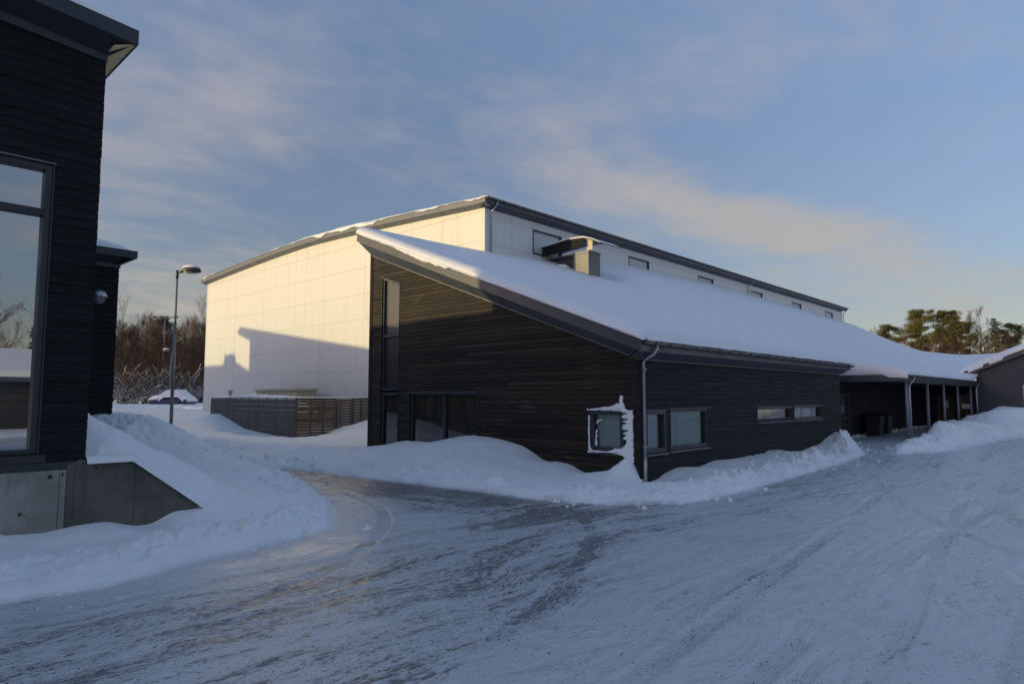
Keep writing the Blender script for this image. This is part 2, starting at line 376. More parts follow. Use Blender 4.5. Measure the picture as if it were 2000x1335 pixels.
def m_needle(name, c0, c1):
    m = mat(name, c0, .7, spec=.25); t = NT(m); n = t.noise(1.3, 4, .6); w = t.noise(9, 2)
    t.color(t.mix(t.ramp(t.math('ADD', t.math('MULTIPLY', n, .6), t.math('MULTIPLY', w, .4)), .38, .62), c0, c1)); return m
NEEDLE = m_needle('pine needles', (.040, .045, .013), (.17, .15, .045)); NEEDLED = m_needle('dark pine needles', (.018, .030, .016), (.05, .065, .03))
BEIGE = m_metal('beige enamel', (.50, .46, .33), .5)
BLACKP = m_metal('black green plastic', (.010, .013, .013), .45)
CARB = m_metal('blue car paint', (.02, .045, .14), .25); TYRE = mat('tyre rubber', (.015, .015, .016), .8)
GREYW = m_metal('dark grey wall panel', (.048, .054, .068), .55)
PAPER = mat('white paper notice', (.55, .57, .58), .7)
OFFW = m_metal('off white sheet', (.55, .57, .60), .6)

# ------------------------------------------------------------------ heights of the ground
ROADPOLY = [(-80,9.0),(-20,9.1),(0,9.05),(1.58,9.02),(2.51,8.87),(3.94,9.4),(5.2,9.6),(6.2,10.05),(7.05,11.3),(8.0,13.3),(8.6,14.9),(9.1,17),(8.9,19),(7.6,21.2),(4,22.6),(-4,23),
 (-4,26),(4,25.4),(7.6,24.0),(9.3,21.6),(9.95,19.4),(10.5,17.75),(10.65,15.8),(10.85,11.8),(10.95,9.45),(11.5,7.9),(12.4,6.95),(14.5,6.8),(16.8,6.84),(20,7.0),(23.5,7.17),(27.7,7.6),
 (31,8.6),(33.6,9.6),(36,11),(57,11),(57,8.6),(40,8.0),(36.5,7.75),(32.0,7.6),(28.6,6.75),(32,5.55),(37,5.3),(42,5.1),(46.5,4.3),(51,2.2),(54.5,-2),(55,-16),(20,-19),(-80,-19)]
def poly_dist(px, py, poly):
    d = np.full(px.shape, 1e9); ins = np.zeros(px.shape, bool); n = len(poly)
    for k in range(n):
        x0, y0 = poly[k]; x1, y1 = poly[(k+1) % n]; dx, dy = x1-x0, y1-y0
        t = np.clip(((px-x0)*dx+(py-y0)*dy)/(dx*dx+dy*dy), 0, 1)
        d = np.minimum(d, (px-x0-t*dx)**2+(py-y0-t*dy)**2)
        if y0 != y1:
            c = ((y0 > py) != (y1 > py)) & (px < (x1-x0)*(py-y0)/(y1-y0)+x0); ins ^= c
    return np.sqrt(d), ins
PA = []   # (x, y, z) snow surface in front and around
for x in (-30,-20,-12,-6,-3,0,1.5): PA += [(x,11.46,.32),(x,10.2,.20),(x,9.0,.0)]
PA += [(1.96,11.46,.32),(2.4,11.46,.26),(2.74,11.46,.30),(3.2,11.46,.34),(3.92,11.46,.28),(4.22,11.46,.41),(4.59,11.46,.42),(2.5,10.1,.2),(3.9,10.4,.2),(5.2,11.0,.32),(5.5,10.3,.14),(6.0,11.6,.36),
 (5.1,18.4,1.69),(5.53,18.8,1.85),(6.0,18.2,1.68),(6.25,17.2,1.3),(6.45,15.5,.9),(6.8,14,.7),(6.8,13,.40),(6.3,12.3,.42),(7.2,12.6,.2),(7.6,15.5,.5),(7.4,17.5,.9),(6.5,20,1.3),(5.5,21,1.2),(4,21.5,1.0),(8.2,18,.35),
 (5.4,12.3,.55),(5.0,12.0,.62),(5.6,13.5,.62),(4.8,14,1.0),(4.4,15.5,1.2),(4.6,17,1.45),(3.2,17,1.5)]
for y, z in ((20.87,.27),(20.08,.44),(18.87,.62),(16.95,.72),(16.44,.87),(15.39,.97),(13.88,.84),(13.05,.6),(12.65,.42),(11.71,.33),(10.91,.11),(10.15,.3),(9.6,.58)):
    PA += [(14.85,y,z)]+([(15.6,y,z)] if y > 11 else [])
PA += [(13.4,20.3,.42),(13.3,18.5,.55),(13.3,16.6,.72),(13.4,15,.80),(13.5,13.6,.62),(13.6,12,.33),(13.8,10.6,.18),(14.85,9.28,.03),(14.55,9.62,.42),(14.3,9.4,.22),(14.5,9.1,.06),(13.9,9.6,.14),(13.7,8.7,.12),(12.3,17,.42),(12.2,15,.42),(12.2,13,.34),(12.5,11,.22),(12.6,9,.14),
 (12.9,7.8,.10),(14.2,8.2,.18),(11.4,16,.10),(11.5,13,.10),(11.5,10.5,.06)]
for x, z in ((15.25,.05),(15.87,.14),(16.7,.21),(19.19,.25),(23.1,.32),(28.29,.34),(30.9,.40)):
    PA += [(x,9.37,z),(x,10.5,z),(x,8.5,z*.95+.05),(x,7.7,z*.55+.04),(x,6.95,.0)]
PA += [(32.2,9.0,.3),(32.6,8.2,.2),(30.6,6.7,.30),(31.8,6.6,.36),(33.6,6.6,.36),(35.5,6.6,.48),(37.9,6.7,.85),(38.4,6.8,1.0),(41.0,6.6,.45),(43.2,6.6,.9),(46,6.7,.85),(50,6.6,1.25),(54,6.5,1.6),(54,5.2,1.45),(50,5.1,1.4),(55,3.5,1.4),
 (55.5,0,1.3),(56,-6,1.2),(53,8.0,.4),(46,7.7,.3),(40,7.4,.3),(46.5,5.6,.5),(42,6.1,.25)]
PA += [(12.55,20.5,.50),(11.82,22,.56),(11.2,23,.60),(10.5,25,.7),(12,23.5,.45),(14,22.5,.42),(13.7,25,.35),(16,26,.35),(18,27,.5),(20,28,.8),(15.5,23.5,.4),(14.9,22,.3),(12,27,.55),(14,29,.4),(16.2,30.2,.12),
 (21.4,30.5,.93),(20.2,30.5,.63),(19.26,30.5,.5),(18.66,30.5,.26),(17.3,30.5,.1),(16.88,30.5,.1),(22.5,30.5,.9),(17.1,32.4,.15),(17.14,34.9,.29),(17.2,37.8,.72),(17.1,39.9,1.18),(17.1,41,1.12),(16.2,39.6,1.0),(15.4,36,.35),(15.5,41,.7),
 (10,27.8,.75),(9,30,.8),(11,32,.6),(13,35,.55),(13,41,.8),(17,46,.9),(20,45,.95),(21,53,1.08),(19,56,1.2),(13.6,46,1.35),(16,50,1.45),(10,45,1.5),(8,36,1.1),(22,62,1.3),(28,72,1.36),(20,70,1.4),(35,80,1.4),(8,60,1.5),(30,60,1.3),
 (0,30,1.0),(0,45,1.3),(-20,30,1.0),(-20,50,1.3),(-40,20,.8),(20,35,.5),(19,39,.7)]
for x, y in ROADPOLY[2:45]: PA.append((x, y, 0))
for x, y in ((5,2),(12,2),(20,0),(30,-5),(40,0),(-10,0),(0,-10),(45,9.5),(50,10),(9.8,16)): PA.append((x, y, 0))
PB = [(-20,11.8,1.3),(2.95,11.5,1.28),(3.57,11.5,1.28),(4.6,11.5,.47),(2.95,11.8,1.4),(3.6,11.8,1.36),(4.2,11.8,.92),(4.84,11.8,.62),(3.12,12.3,1.93),(3.44,12.4,1.77),(3.7,12.4,1.64),(3.88,12.4,1.54),(4.19,12.4,1.36),(4.68,12.2,1.03),(4.95,12,.76),
 (5.2,11.8,.52),(2.9,12.3,1.98),(3,13.5,1.75),(3.8,13.4,1.45),(4.8,14,1.0),(4.4,15.5,1.2),(4.6,17,1.45),(3.2,17,1.5),(5.0,13,.8),(5.6,13.5,.62),(6.45,15.5,.9),(5.1,18.4,1.69),(5.53,18.8,1.85),(6.0,18.2,1.68),(6.25,17.2,1.3)]
def track_field(x, y):
    """-1..1: wheel ruts pressed into the snow; negative in the rut, positive on its shoulders"""
    paths = [[(-9,4.6),(0,5.3),(5,6.6),(8.3,9.6),(9.5,13),(9.55,17.5),(8.4,20.6)], [(46,2.6),(30,3.6),(18,5.0),(13,7.2),(11.0,10),(10.3,15),(9.4,19.2)],
             [(-9,1.4),(3,2.0),(12,3.0),(25,4.4),(46,6.2)], [(-9,7.3),(2,7.5),(10,6.9),(20,5.9),(30,6.6),(36,8.4)], [(1,-4),(12,.6),(24,2.2),(50,1.0)], [(4,-6),(12,1.0),(20,4.8),(30,6.2)],
             [(-9,3.2),(1,4.0),(8,6.4),(10.4,9.5),(10.7,14),(10.1,18.4)], [(0,1.0),(8,1.8),(18,1.2),(36,2.4),(52,2.0)]]
    best = np.full(x.shape, 9.0); m = (x > -10) & (x < 55) & (y > -8) & (y < 22); xx = x[m]; yy = y[m]; bb = np.full(xx.shape, 9.0)
    for P in paths:
        P = np.array(P, float)
        for _ in range(3):   # smooth the corners
            Q = np.empty((2*len(P)-2, 2)); Q[0::2] = P[:-1]*.75+P[1:]*.25; Q[1::2] = P[:-1]*.25+P[1:]*.75; P = np.vstack([P[:1], Q, P[-1:]])
        T = np.gradient(P, axis=0); T /= np.linalg.norm(T, axis=1)[:, None]; Nn = np.stack([-T[:, 1], T[:, 0]], 1)
        for off in (-.76, .76):
            O = P+Nn*off
            for k in range(len(O)-1):
                dx, dy = O[k+1]-O[k]; t = np.clip(((xx-O[k, 0])*dx+(yy-O[k, 1])*dy)/(dx*dx+dy*dy+1e-9), 0, 1)
                bb = np.minimum(bb, np.hypot(xx-O[k, 0]-t*dx, yy-O[k, 1]-t*dy))
    best[m] = bb; w = .10+.02*fbm(x/1.5, y/1.5, 2, 51)
    return -sstep(w+.04, w-.03, best)+.3*np.exp(-((best-w-.07)/.045)**2)
def rbf(P, c):
    P = np.array(P, float); d = np.sqrt(((P[:, None, :2]-P[None, :, :2])**2).sum(2)+c*c)
    w = np.linalg.solve(d+np.eye(len(P))*1e-3, P[:, 2]-P[:, 2].mean()); mu = P[:, 2].mean()
    def f(x, y):
        r = np.full(x.shape, mu)
        for (a, b, _), k in zip(P, w): r = r+k*np.sqrt((x-a)**2+(y-b)**2+c*c)
        return r
    return f
fA = rbf(PA, .25); fB = rbf(PB, .2)
def ground_z(x, y, full=False):
    x = np.asarray(x, float); y = np.asarray(y, float)
    d, ins = poly_dist(x, y, ROADPOLY); sd_ = np.where(ins, -d, d)
    A = fA(x, y); R = np.hypot(x, y)
    far = 1.35+.10*fbm(x/30, y/30, 3, 5)*8+3.0*sstep(105, 220, R)+6.0*sstep(88, 145, x)*sstep(90, 60, y)+6*sstep(200, 700, R)*(fbm(x/150, y/150, 3, 9)+.5)
    farm = sstep(62, 88, R); south = sstep(-12, -30, y)
    lump = .20*fbm(x/1.3, y/1.3, 4, 2)+.10*(.5-np.abs(fbm(x/.42, y/.42, 4, 3))*2.2)*sstep(.35, .75, vnoise(x/1.7, y/1.7, 15))-.03
    crumb = .42*np.clip(fbm(x/.24, y/.24, 4, 21)+.02, 0, 1)*np.exp(-((sd_-.6)/.55)**2)
    out = sstep(-.05, .75, sd_)
    A = np.clip(A, -.02, 3)*out + (lump+crumb)*sstep(.05, .6, sd_)
    A = A + .10*sstep(0, .12, sd_)*(.6+1.2*vnoise(x*2.2, y*2.2, 8))*(1-sstep(.2, 1.6, sd_))
    roadz = .018*fbm(x*.5, y*3.2, 3, 4)+.012*fbm(x*6, y*9, 3, 6)
    A = A + roadz*(1-sstep(0, .5, sd_))
    A = A+(.42*fbm(x/4.2, y/4.2, 4, 33)+.10*(.5-np.abs(fbm(x/1.6, y/1.6, 3, 34))*2.4))*sstep(24, 31, y)*sstep(.4, 2.5, sd_)*(1-sstep(16.6, 17.1, x)*sstep(30, 31, y)*(x < 22))
    A = A*(1-farm)+far*farm
    A = A*(1-south)+(.35+.1*fbm(x/4, y/4))*south*(1-farm)+far*farm*south
    B = fB(x, y)+(.16*fbm(x/.9, y/.9, 4, 12)+.07*(.5-np.abs(fbm(x/.33, y/.33, 4, 13))*2.2)-.03)*sstep(11.75, 12.1, y)+.015*fbm(x/.2, y/.2, 2, 14)
    pile = sstep(2.6, 1.0, np.hypot(x-5.9, (y-17.3)*.6))
    A = A+pile*(.10*(.5-np.abs(fbm(x/.38, y/.38, 4, 16))*2.4))
    t = np.clip((y-11.64)/.06, 0, 1)
    tw = sstep(11.55-.9*sstep(4.7, 5.5, x), 11.75+.9*sstep(4.7, 5.5, x), y)
    w = np.where(x < 4.62, t, tw)*(1-sstep(5.2, 6.6, x))*(1-sstep(15.5, 18, y))
    z = A*(1-w)+B*w
    return (z, sd_) if full else z
def build_ground():
    # the ground sheet: rings that widen with distance, out to the horizon
    a0 = YAW-math.radians(48); a1 = YAW+math.radians(48)
    ang = np.concatenate([np.linspace(a1, a0+2*math.pi, 90)[1:-1]-2*math.pi, np.linspace(a0, a1, 1050)])
    ang = np.concatenate([ang, [ang[0]+2*math.pi]]); ang.sort()
    r = [.6]
    while r[-1] < 90: r.append(r[-1]*1.0075+.004)
    while r[-1] < 4000: r.append(r[-1]*1.06)
    r = np.array(r); Rr, Aa = np.meshgrid(r, ang, indexing='ij')
    X = Rr*np.cos(Aa); Y = Rr*np.sin(Aa); Z, sdv = ground_z(X, Y, True)
    nr, na = X.shape; V = np.stack([X.ravel(), Y.ravel(), Z.ravel()], 1).astype(np.float32)
    i, j = np.meshgrid(np.arange(nr-1), np.arange(na-1), indexing='ij'); a = (i*na+j).ravel()
    F = np.stack([a, a+na, a+na+1, a+1], 1).astype(np.int32)
    me = bpy.data.meshes.new('snow_ground'); me.vertices.add(len(V)); me.vertices.foreach_set('co', V.ravel())
    me.loops.add(F.size); me.loops.foreach_set('vertex_index', F.ravel()); me.polygons.add(len(F))
    me.polygons.foreach_set('loop_start', np.arange(0, F.size, 4, dtype=np.int32))
    me.update(calc_edges=True); me.polygons.foreach_set('use_smooth', np.ones(len(F), bool))
    x = X.ravel(); y = Y.ravel(); s = sdv.ravel()
    edge = .25*fbm(x/.7, y/.7, 4, 31)
    road = sstep(.12, -.25, s+edge)
    turn = sstep(2.5, 0, np.abs(x-9.9)-.6)*sstep(8.5, 12.5, y)
    tf = track_field(x, y); keep = sstep(.30, .62, vnoise(x*.55, y*.9, 52)+.25*vnoise(x*2.1, y*2.1, 53)); tf = tf*keep*road
    tread = np.where(tf < -.3, .006*np.sin((x+y)*42), 0)
    V[:, 2] += (.013*tf+tread).astype(np.float32); me.vertices.foreach_set('co', V.ravel())
    dirt = .30+.55*np.exp(-((x-9.9)/1.9)**2)*sstep(6.5, 9, y)+.42*np.exp(-((y-(7.0-.05*x))/1.0)**2)*sstep(14, 5, x)
    dirt += .38*np.exp(-((y-(4.6+.10*x))/.7)**2)*sstep(10, 4, x)+.45*np.exp(-((x-11.5)/3)**2-((y-7.2)/1.1)**2)
    dirt += .22*np.exp(-((y-5.9-.02*x)/.45)**2)*sstep(12, 18, x)
    dirt = dirt+.13*np.clip(-tf, 0, 1)
    for nm, v in (('road', road), ('turn', turn), ('dirt', np.clip(dirt, 0, 1.2)), ('track', np.clip(-tf, 0, 1))):
        at = me.attributes.new(nm, 'FLOAT', 'POINT'); at.data.foreach_set('value', v.astype(np.float32))
    me.materials.append(GROUND)
    o = bpy.data.objects.new('snow_ground', me); COL.objects.link(o); tag(o, 'snow covered ground with the packed icy yard and drive', kind='structure')
build_ground()

def clods():
    rnd = random.Random(17); mb = MB(); ico = bmesh.new(); bmesh.ops.create_icosphere(ico, subdivisions=2, radius=1); iv = [v.co.copy() for v in ico.verts]; jf = [tuple(v.index for v in f.verts) for f in ico.faces]; ico.free()
    P = ROADPOLY; segs = [(2, 14), (16, 21), (24, 36), (42, 48)]; pos = []
    for a, b in segs:
        for k in range(a, b):
            x0, y0 = P[k]; x1, y1 = P[k+1]; L = math.hypot(x1-x0, y1-y0); nx, ny = (y1-y0)/L, -(x1-x0)/L
            for _ in range(int(L*30)):
                t = rnd.random(); off = rnd.gauss(.45, .48); pos.append((x0+(x1-x0)*t-nx*off, y0+(y1-y0)*t-ny*off, abs(off)))
    X = np.array([p[0] for p in pos]); Y = np.array([p[1] for p in pos]); Z = ground_z(X, Y)
    for (x, y, o), z in zip(pos, Z):
        if y > 11.2 and x < 4.7: continue
        r = (.008+.060*rnd.random()**3.5)*(.6 if x < 4.5 and y < 12 else 1); sx, sy, sz = rnd.uniform(.8, 1.2), rnd.uniform(.8, 1.2), rnd.uniform(.7, 1.0); ph = rnd.uniform(0, 9)
        vs = [(x+v.x*r*sx*(1+.3*math.sin(v.y*5+ph)), y+v.y*r*sy*(1+.3*math.sin(v.z*6+ph)), float(z)+r*.25+v.z*r*sz*(1+.25*math.sin(v.x*7+ph))) for v in iv]
        mb.add(vs, jf)
    o = mesh_obj('snow_clods', mb.v, mb.f, SNOW, None, False); tag(o, 'loose clods of ploughed snow strewn along the edges of the drive', 'snow', kind='stuff')
clods()

# ------------------------------------------------------------------ wall helpers
# axis 'x': wall plane X = c facing -X, a runs along Y; axis 'y': plane Y = c facing -Y, a runs along X; d = distance outwards
def pt(ax, c, a, d, z): return (c-d, a, z) if ax == 'x' else (a, c-d, z)
def wbox(mb, ax, c, a0, a1, d0, d1, z0, z1):
    p = pt(ax, c, a0, d0, z0); q = pt(ax, c, a1, d1, z1); mb.box(p[0], q[0], p[1], q[1], p[2], q[2])
def wpoly(mb, ax, c, pts, d0, d1):
    P = [pt(ax, c, a, d0, z) for a, z in pts]; q0 = pt(ax, c, 0, d0, 0); q1 = pt(ax, c, 0, d1, 0)
    mb.prism(P, tuple(q1[k]-q0[k] for k in range(3)))
def boards(ax, c, a0, a1, z0, topf, ops=(), pitch=.14, th=.024, seed=1, gap=.007):
    mb = MB(); rnd = random.Random(seed); z = z0; ztop = max(topf(a) for a in np.linspace(a0, a1, 30))
    while z < ztop:
        zc = z+pitch*.5
        aa = np.linspace(a0, a1, 400); ok = np.array([topf(a) > zc for a in aa])
        for op in ops: ok &= ~((aa > op[0]) & (aa < op[1]) & (zc > op[2]) & (zc < (op[3] if len(op) < 5 else op[3]+(op[4]-op[3])*(aa-op[0])/(op[1]-op[0]))))
        runs = []; st = None
        for k, a in enumerate(aa):
            if ok[k] and st is None: st = k
            if st is not None and (not ok[k] or k == len(aa)-1): runs.append((aa[st], aa[k if ok[k] else k-1])); st = None
        for r0, r1 in runs:
            for op in ops:   # snap to openings
                if zc > op[2] and zc < op[3]:
                    if abs(r0-op[1]) < .1: r0 = op[1]
                    if abs(r1-op[0]) < .1: r1 = op[0]
            e = rnd.uniform(0, .008) if r0 > a0+.01 or True else 0
            A0 = r0-(.012+e if abs(r0-a0) < .02 else 0); A1 = r1+(.012+e if abs(r1-a1) < .02 else 0)
            # butt joints at random lengths
            cuts = [A0]; x = A0+rnd.uniform(2.2, 5)
            while x < A1-1: cuts.append(x); x += rnd.uniform(3.2, 5.2)
            cuts.append(A1)
            for u0, u1 in zip(cuts[:-1], cuts[1:]):
                j = rnd.uniform(0, .005); u1 -= .004
                d_b = th+j; d_t = .008+j if th > .02 else .010+j
                P = [pt(ax, c, u0, 0, z), pt(ax, c, u0, d_b, z), pt(ax, c, u0, d_t, z+pitch-gap), pt(ax, c, u0, 0, z+pitch-gap)]
                q0 = pt(ax, c, u0, 0, 0); q1 = pt(ax, c, u1, 0, 0); mb.prism(P, tuple(q1[k]-q0[k] for k in range(3)))
        z += pitch
    return mb
def backing(ax, c, a0, a1, z0, topf, ops, thick=.22, n=12):
    mb = MB(); br = sorted(set([a0, a1]+[x for o in ops for x in (max(a0, o[0]), min(a1, o[1]))]+list(np.linspace(a0, a1, n+1))))
    for u0, u1 in zip(br[:-1], br[1:]):
        if u1-u0 < 1e-4: continue
        m = (u0+u1)/2; zs = sorted([(o[2], max(o[3:])) for o in ops if o[0]-1e-6 < m < o[1]+1e-6]); lo = z0
        for s0, s1 in zs:
            if s0 > lo: wpoly(mb, ax, c, [(u0, lo), (u1, lo), (u1, s0), (u0, s0)], 0, -thick)
            lo = s1
        wpoly(mb, ax, c, [(u0, lo), (u1, lo), (u1, topf(u1)), (u0, topf(u0))], 0, -thick)
    return mb
def sheet(ax, c, pts, d, name, m, parent):
    P = [pt(ax, c, a, d, z) for a, z in pts]; n = (Vector(P[1])-Vector(P[0])).cross(Vector(P[2])-Vector(P[0])); out = Vector((-1, 0, 0) if ax == 'x' else (0, -1, 0))
    return mesh_obj(name, P, [(0, 1, 2, 3) if n.dot(out) > 0 else (3, 2, 1, 0)], m, parent)
def window(parent, ax, c, a0, a1, z0, z1, pane=GLASS_DARK, back=None, backd=.12, mull=(), trans=(), fw=.07, rec=.05, sill=True, head=True, sillm=None, name='window', label=None, frame=None, z1b=None):
    """frame mesh is the part; pane, sill, blind are its sub-parts.  z1b: top height at a1 when the head is sloping"""
    frame = frame or FRAME; z1b = z1 if z1b is None else z1b
    m = MB(); tf = lambda a: z1+(z1b-z1)*(a-a0)/(a1-a0)
    d0, d1 = -.16, -rec+.035
    # lining of the reveal, then frame
    wbox(m, ax, c, a0, a0+fw, d0, d1, z0, z1-.0); wbox(m, ax, c, a1-fw, a1, d0, d1, z0, z1b)
    wbox(m, ax, c, a0+fw, a1-fw, d0, d1, z0, z0+fw)
    wpoly(m, ax, c, [(a0+fw, tf(a0+fw)-fw), (a1-fw, tf(a1-fw)-fw), (a1-fw, tf(a1-fw)), (a0+fw, tf(a0+fw))], d0, d1)
    for x in mull: wbox(m, ax, c, x-fw*.6, x+fw*.6, d0, d1-.004, z0+fw, min(z1, z1b)-fw)
    for zz in trans: wbox(m, ax, c, a0+fw, a1-fw, d0, d1-.006, zz-fw*.55, zz+fw*.55)
    # outer reveal trim
    for x0, x1 in ((a0-.02, a0), (a1, a1+.02)): wbox(m, ax, c, x0, x1, -.1, .038, z0-.01, (z1 if x0 < a0 else z1b)+.01)
    o = m.build(name, frame, parent, bevel=.004)
    if label: o['label'] = label
    p = MB(); wpoly(p, ax, c, [(a0+fw*.5, z0+fw*.5), (a1-fw*.5, z0+fw*.5), (a1-fw*.5, tf(a1)-fw*.5), (a0+fw*.5, tf(a0)-fw*.5)], -.105, -.111)
    sheet(ax, c, [(a0+fw*.5, z0+fw*.5), (a1-fw*.5, z0+fw*.5), (a1-fw*.5, tf(a1)-fw*.5), (a0+fw*.5, tf(a0)-fw*.5)], -.105, 'pane', pane, o)
    if back:
        p = MB(); wpoly(p, ax, c, [(a0+.01, z0+.01), (a1-.01, z0+.01), (a1-.01, tf(a1)-.01), (a0+.01, tf(a0)-.01)], -backd-.06, -backd-.075); p.build('blind', back, o)
    if sill:
        p = MB(); P = [(a0-.03, 0), (a1+.03, 0)]
        q = [pt(ax, c, a0-.03, -.03, z0-.012), pt(ax, c, a0-.03, .075, z0-.045), pt(ax, c, a0-.03, .075, z0-.075), pt(ax, c, a0-.03, -.03, z0-.075)]
        e0 = pt(ax, c, a0-.03, 0, 0); e1 = pt(ax, c, a1+.03, 0, 0); p.prism(q, tuple(e1[k]-e0[k] for k in range(3))); p.build('sill', sillm or frame, o)
    if head:
        p = MB(); q = [pt(ax, c, a0-.03, -.03, z1+.045), pt(ax, c, a0-.03, .06, z1+.022), pt(ax, c, a0-.03, .06, z1+.002), pt(ax, c, a0-.03, -.03, z1+.002)]
        e0 = pt(ax, c, a0-.03, 0, z1); e1 = pt(ax, c, a1+.03, 0, z1b); p.prism(q, tuple(e1[k]-e0[k] for k in range(3))); p.build('head_flashing', HFASCIA, o)
    return o
def panels(outer, inner, ts, th=.02, gap=.012):
    """sheet panels between two rails outer(t), inner(t) with narrow joints"""
    mb = MB()
    for t0, t1 in zip(ts[:-1], ts[1:]):
        a = [Vector(outer(t0+gap)), Vector(outer(t1-gap)), Vector(inner(t1-gap)), Vector(inner(t0+gap))]
        n = (a[1]-a[0]).cross(a[3]-a[0]).normalized()*th
        mb.add([tuple(v) for v in a]+[tuple(v+n) for v in a], [(0,1,2,3),(7,6,5,4),(0,4,5,1),(1,5,6,2),(2,6,7,3),(3,7,4,0)])
    return mb
def gutter(ax, p0, p1, r=.075, step=.9):
    """half round gutter between two points, with hooks"""
    mb = MB(); a = Vector(p0); b = Vector(p1); d = (b-a).normalized(); out = Vector((0, -1, 0)) if abs(d.x) > .5 else Vector((-1, 0, 0))
    n = 9; ring = []
    for k in range(n): t = math.pi*k/(n-1); ring.append(out*math.cos(t)*r+Vector((0, 0, -math.sin(t)*r)))
    ring += [x*.93 for x in ring[::-1]]; P = [tuple(a+x) for x in ring]; mb.prism(P, tuple(b-a))
    for s in (0, (b-a).length-.004): mb.prism([tuple(a+d*s+x) for x in ring[:n]], tuple(d*.004))
    return mb
def hooks(p0, p1, r=.075, step=.9):
    mb = MB(); a = Vector(p0); b = Vector(p1); L = (b-a).length; d = (b-a).normalized(); out = Vector((0, -1, 0)) if abs(d.x) > .5 else Vector((-1, 0, 0)); s = step*.5
    while s < L:
        pts = [out*math.cos(t)*(r+.006)+Vector((0, 0, -math.sin(t)*(r+.006))) for t in np.linspace(0, math.pi, 8)]
        mb.tube([tuple(a+d*s+x) for x in pts], .011, 4); s += step
    return mb
def cyl_between(p, q, r, name, m, parent, n=12): return MB().tube([p, q], r, n).build(name, m, parent, True)

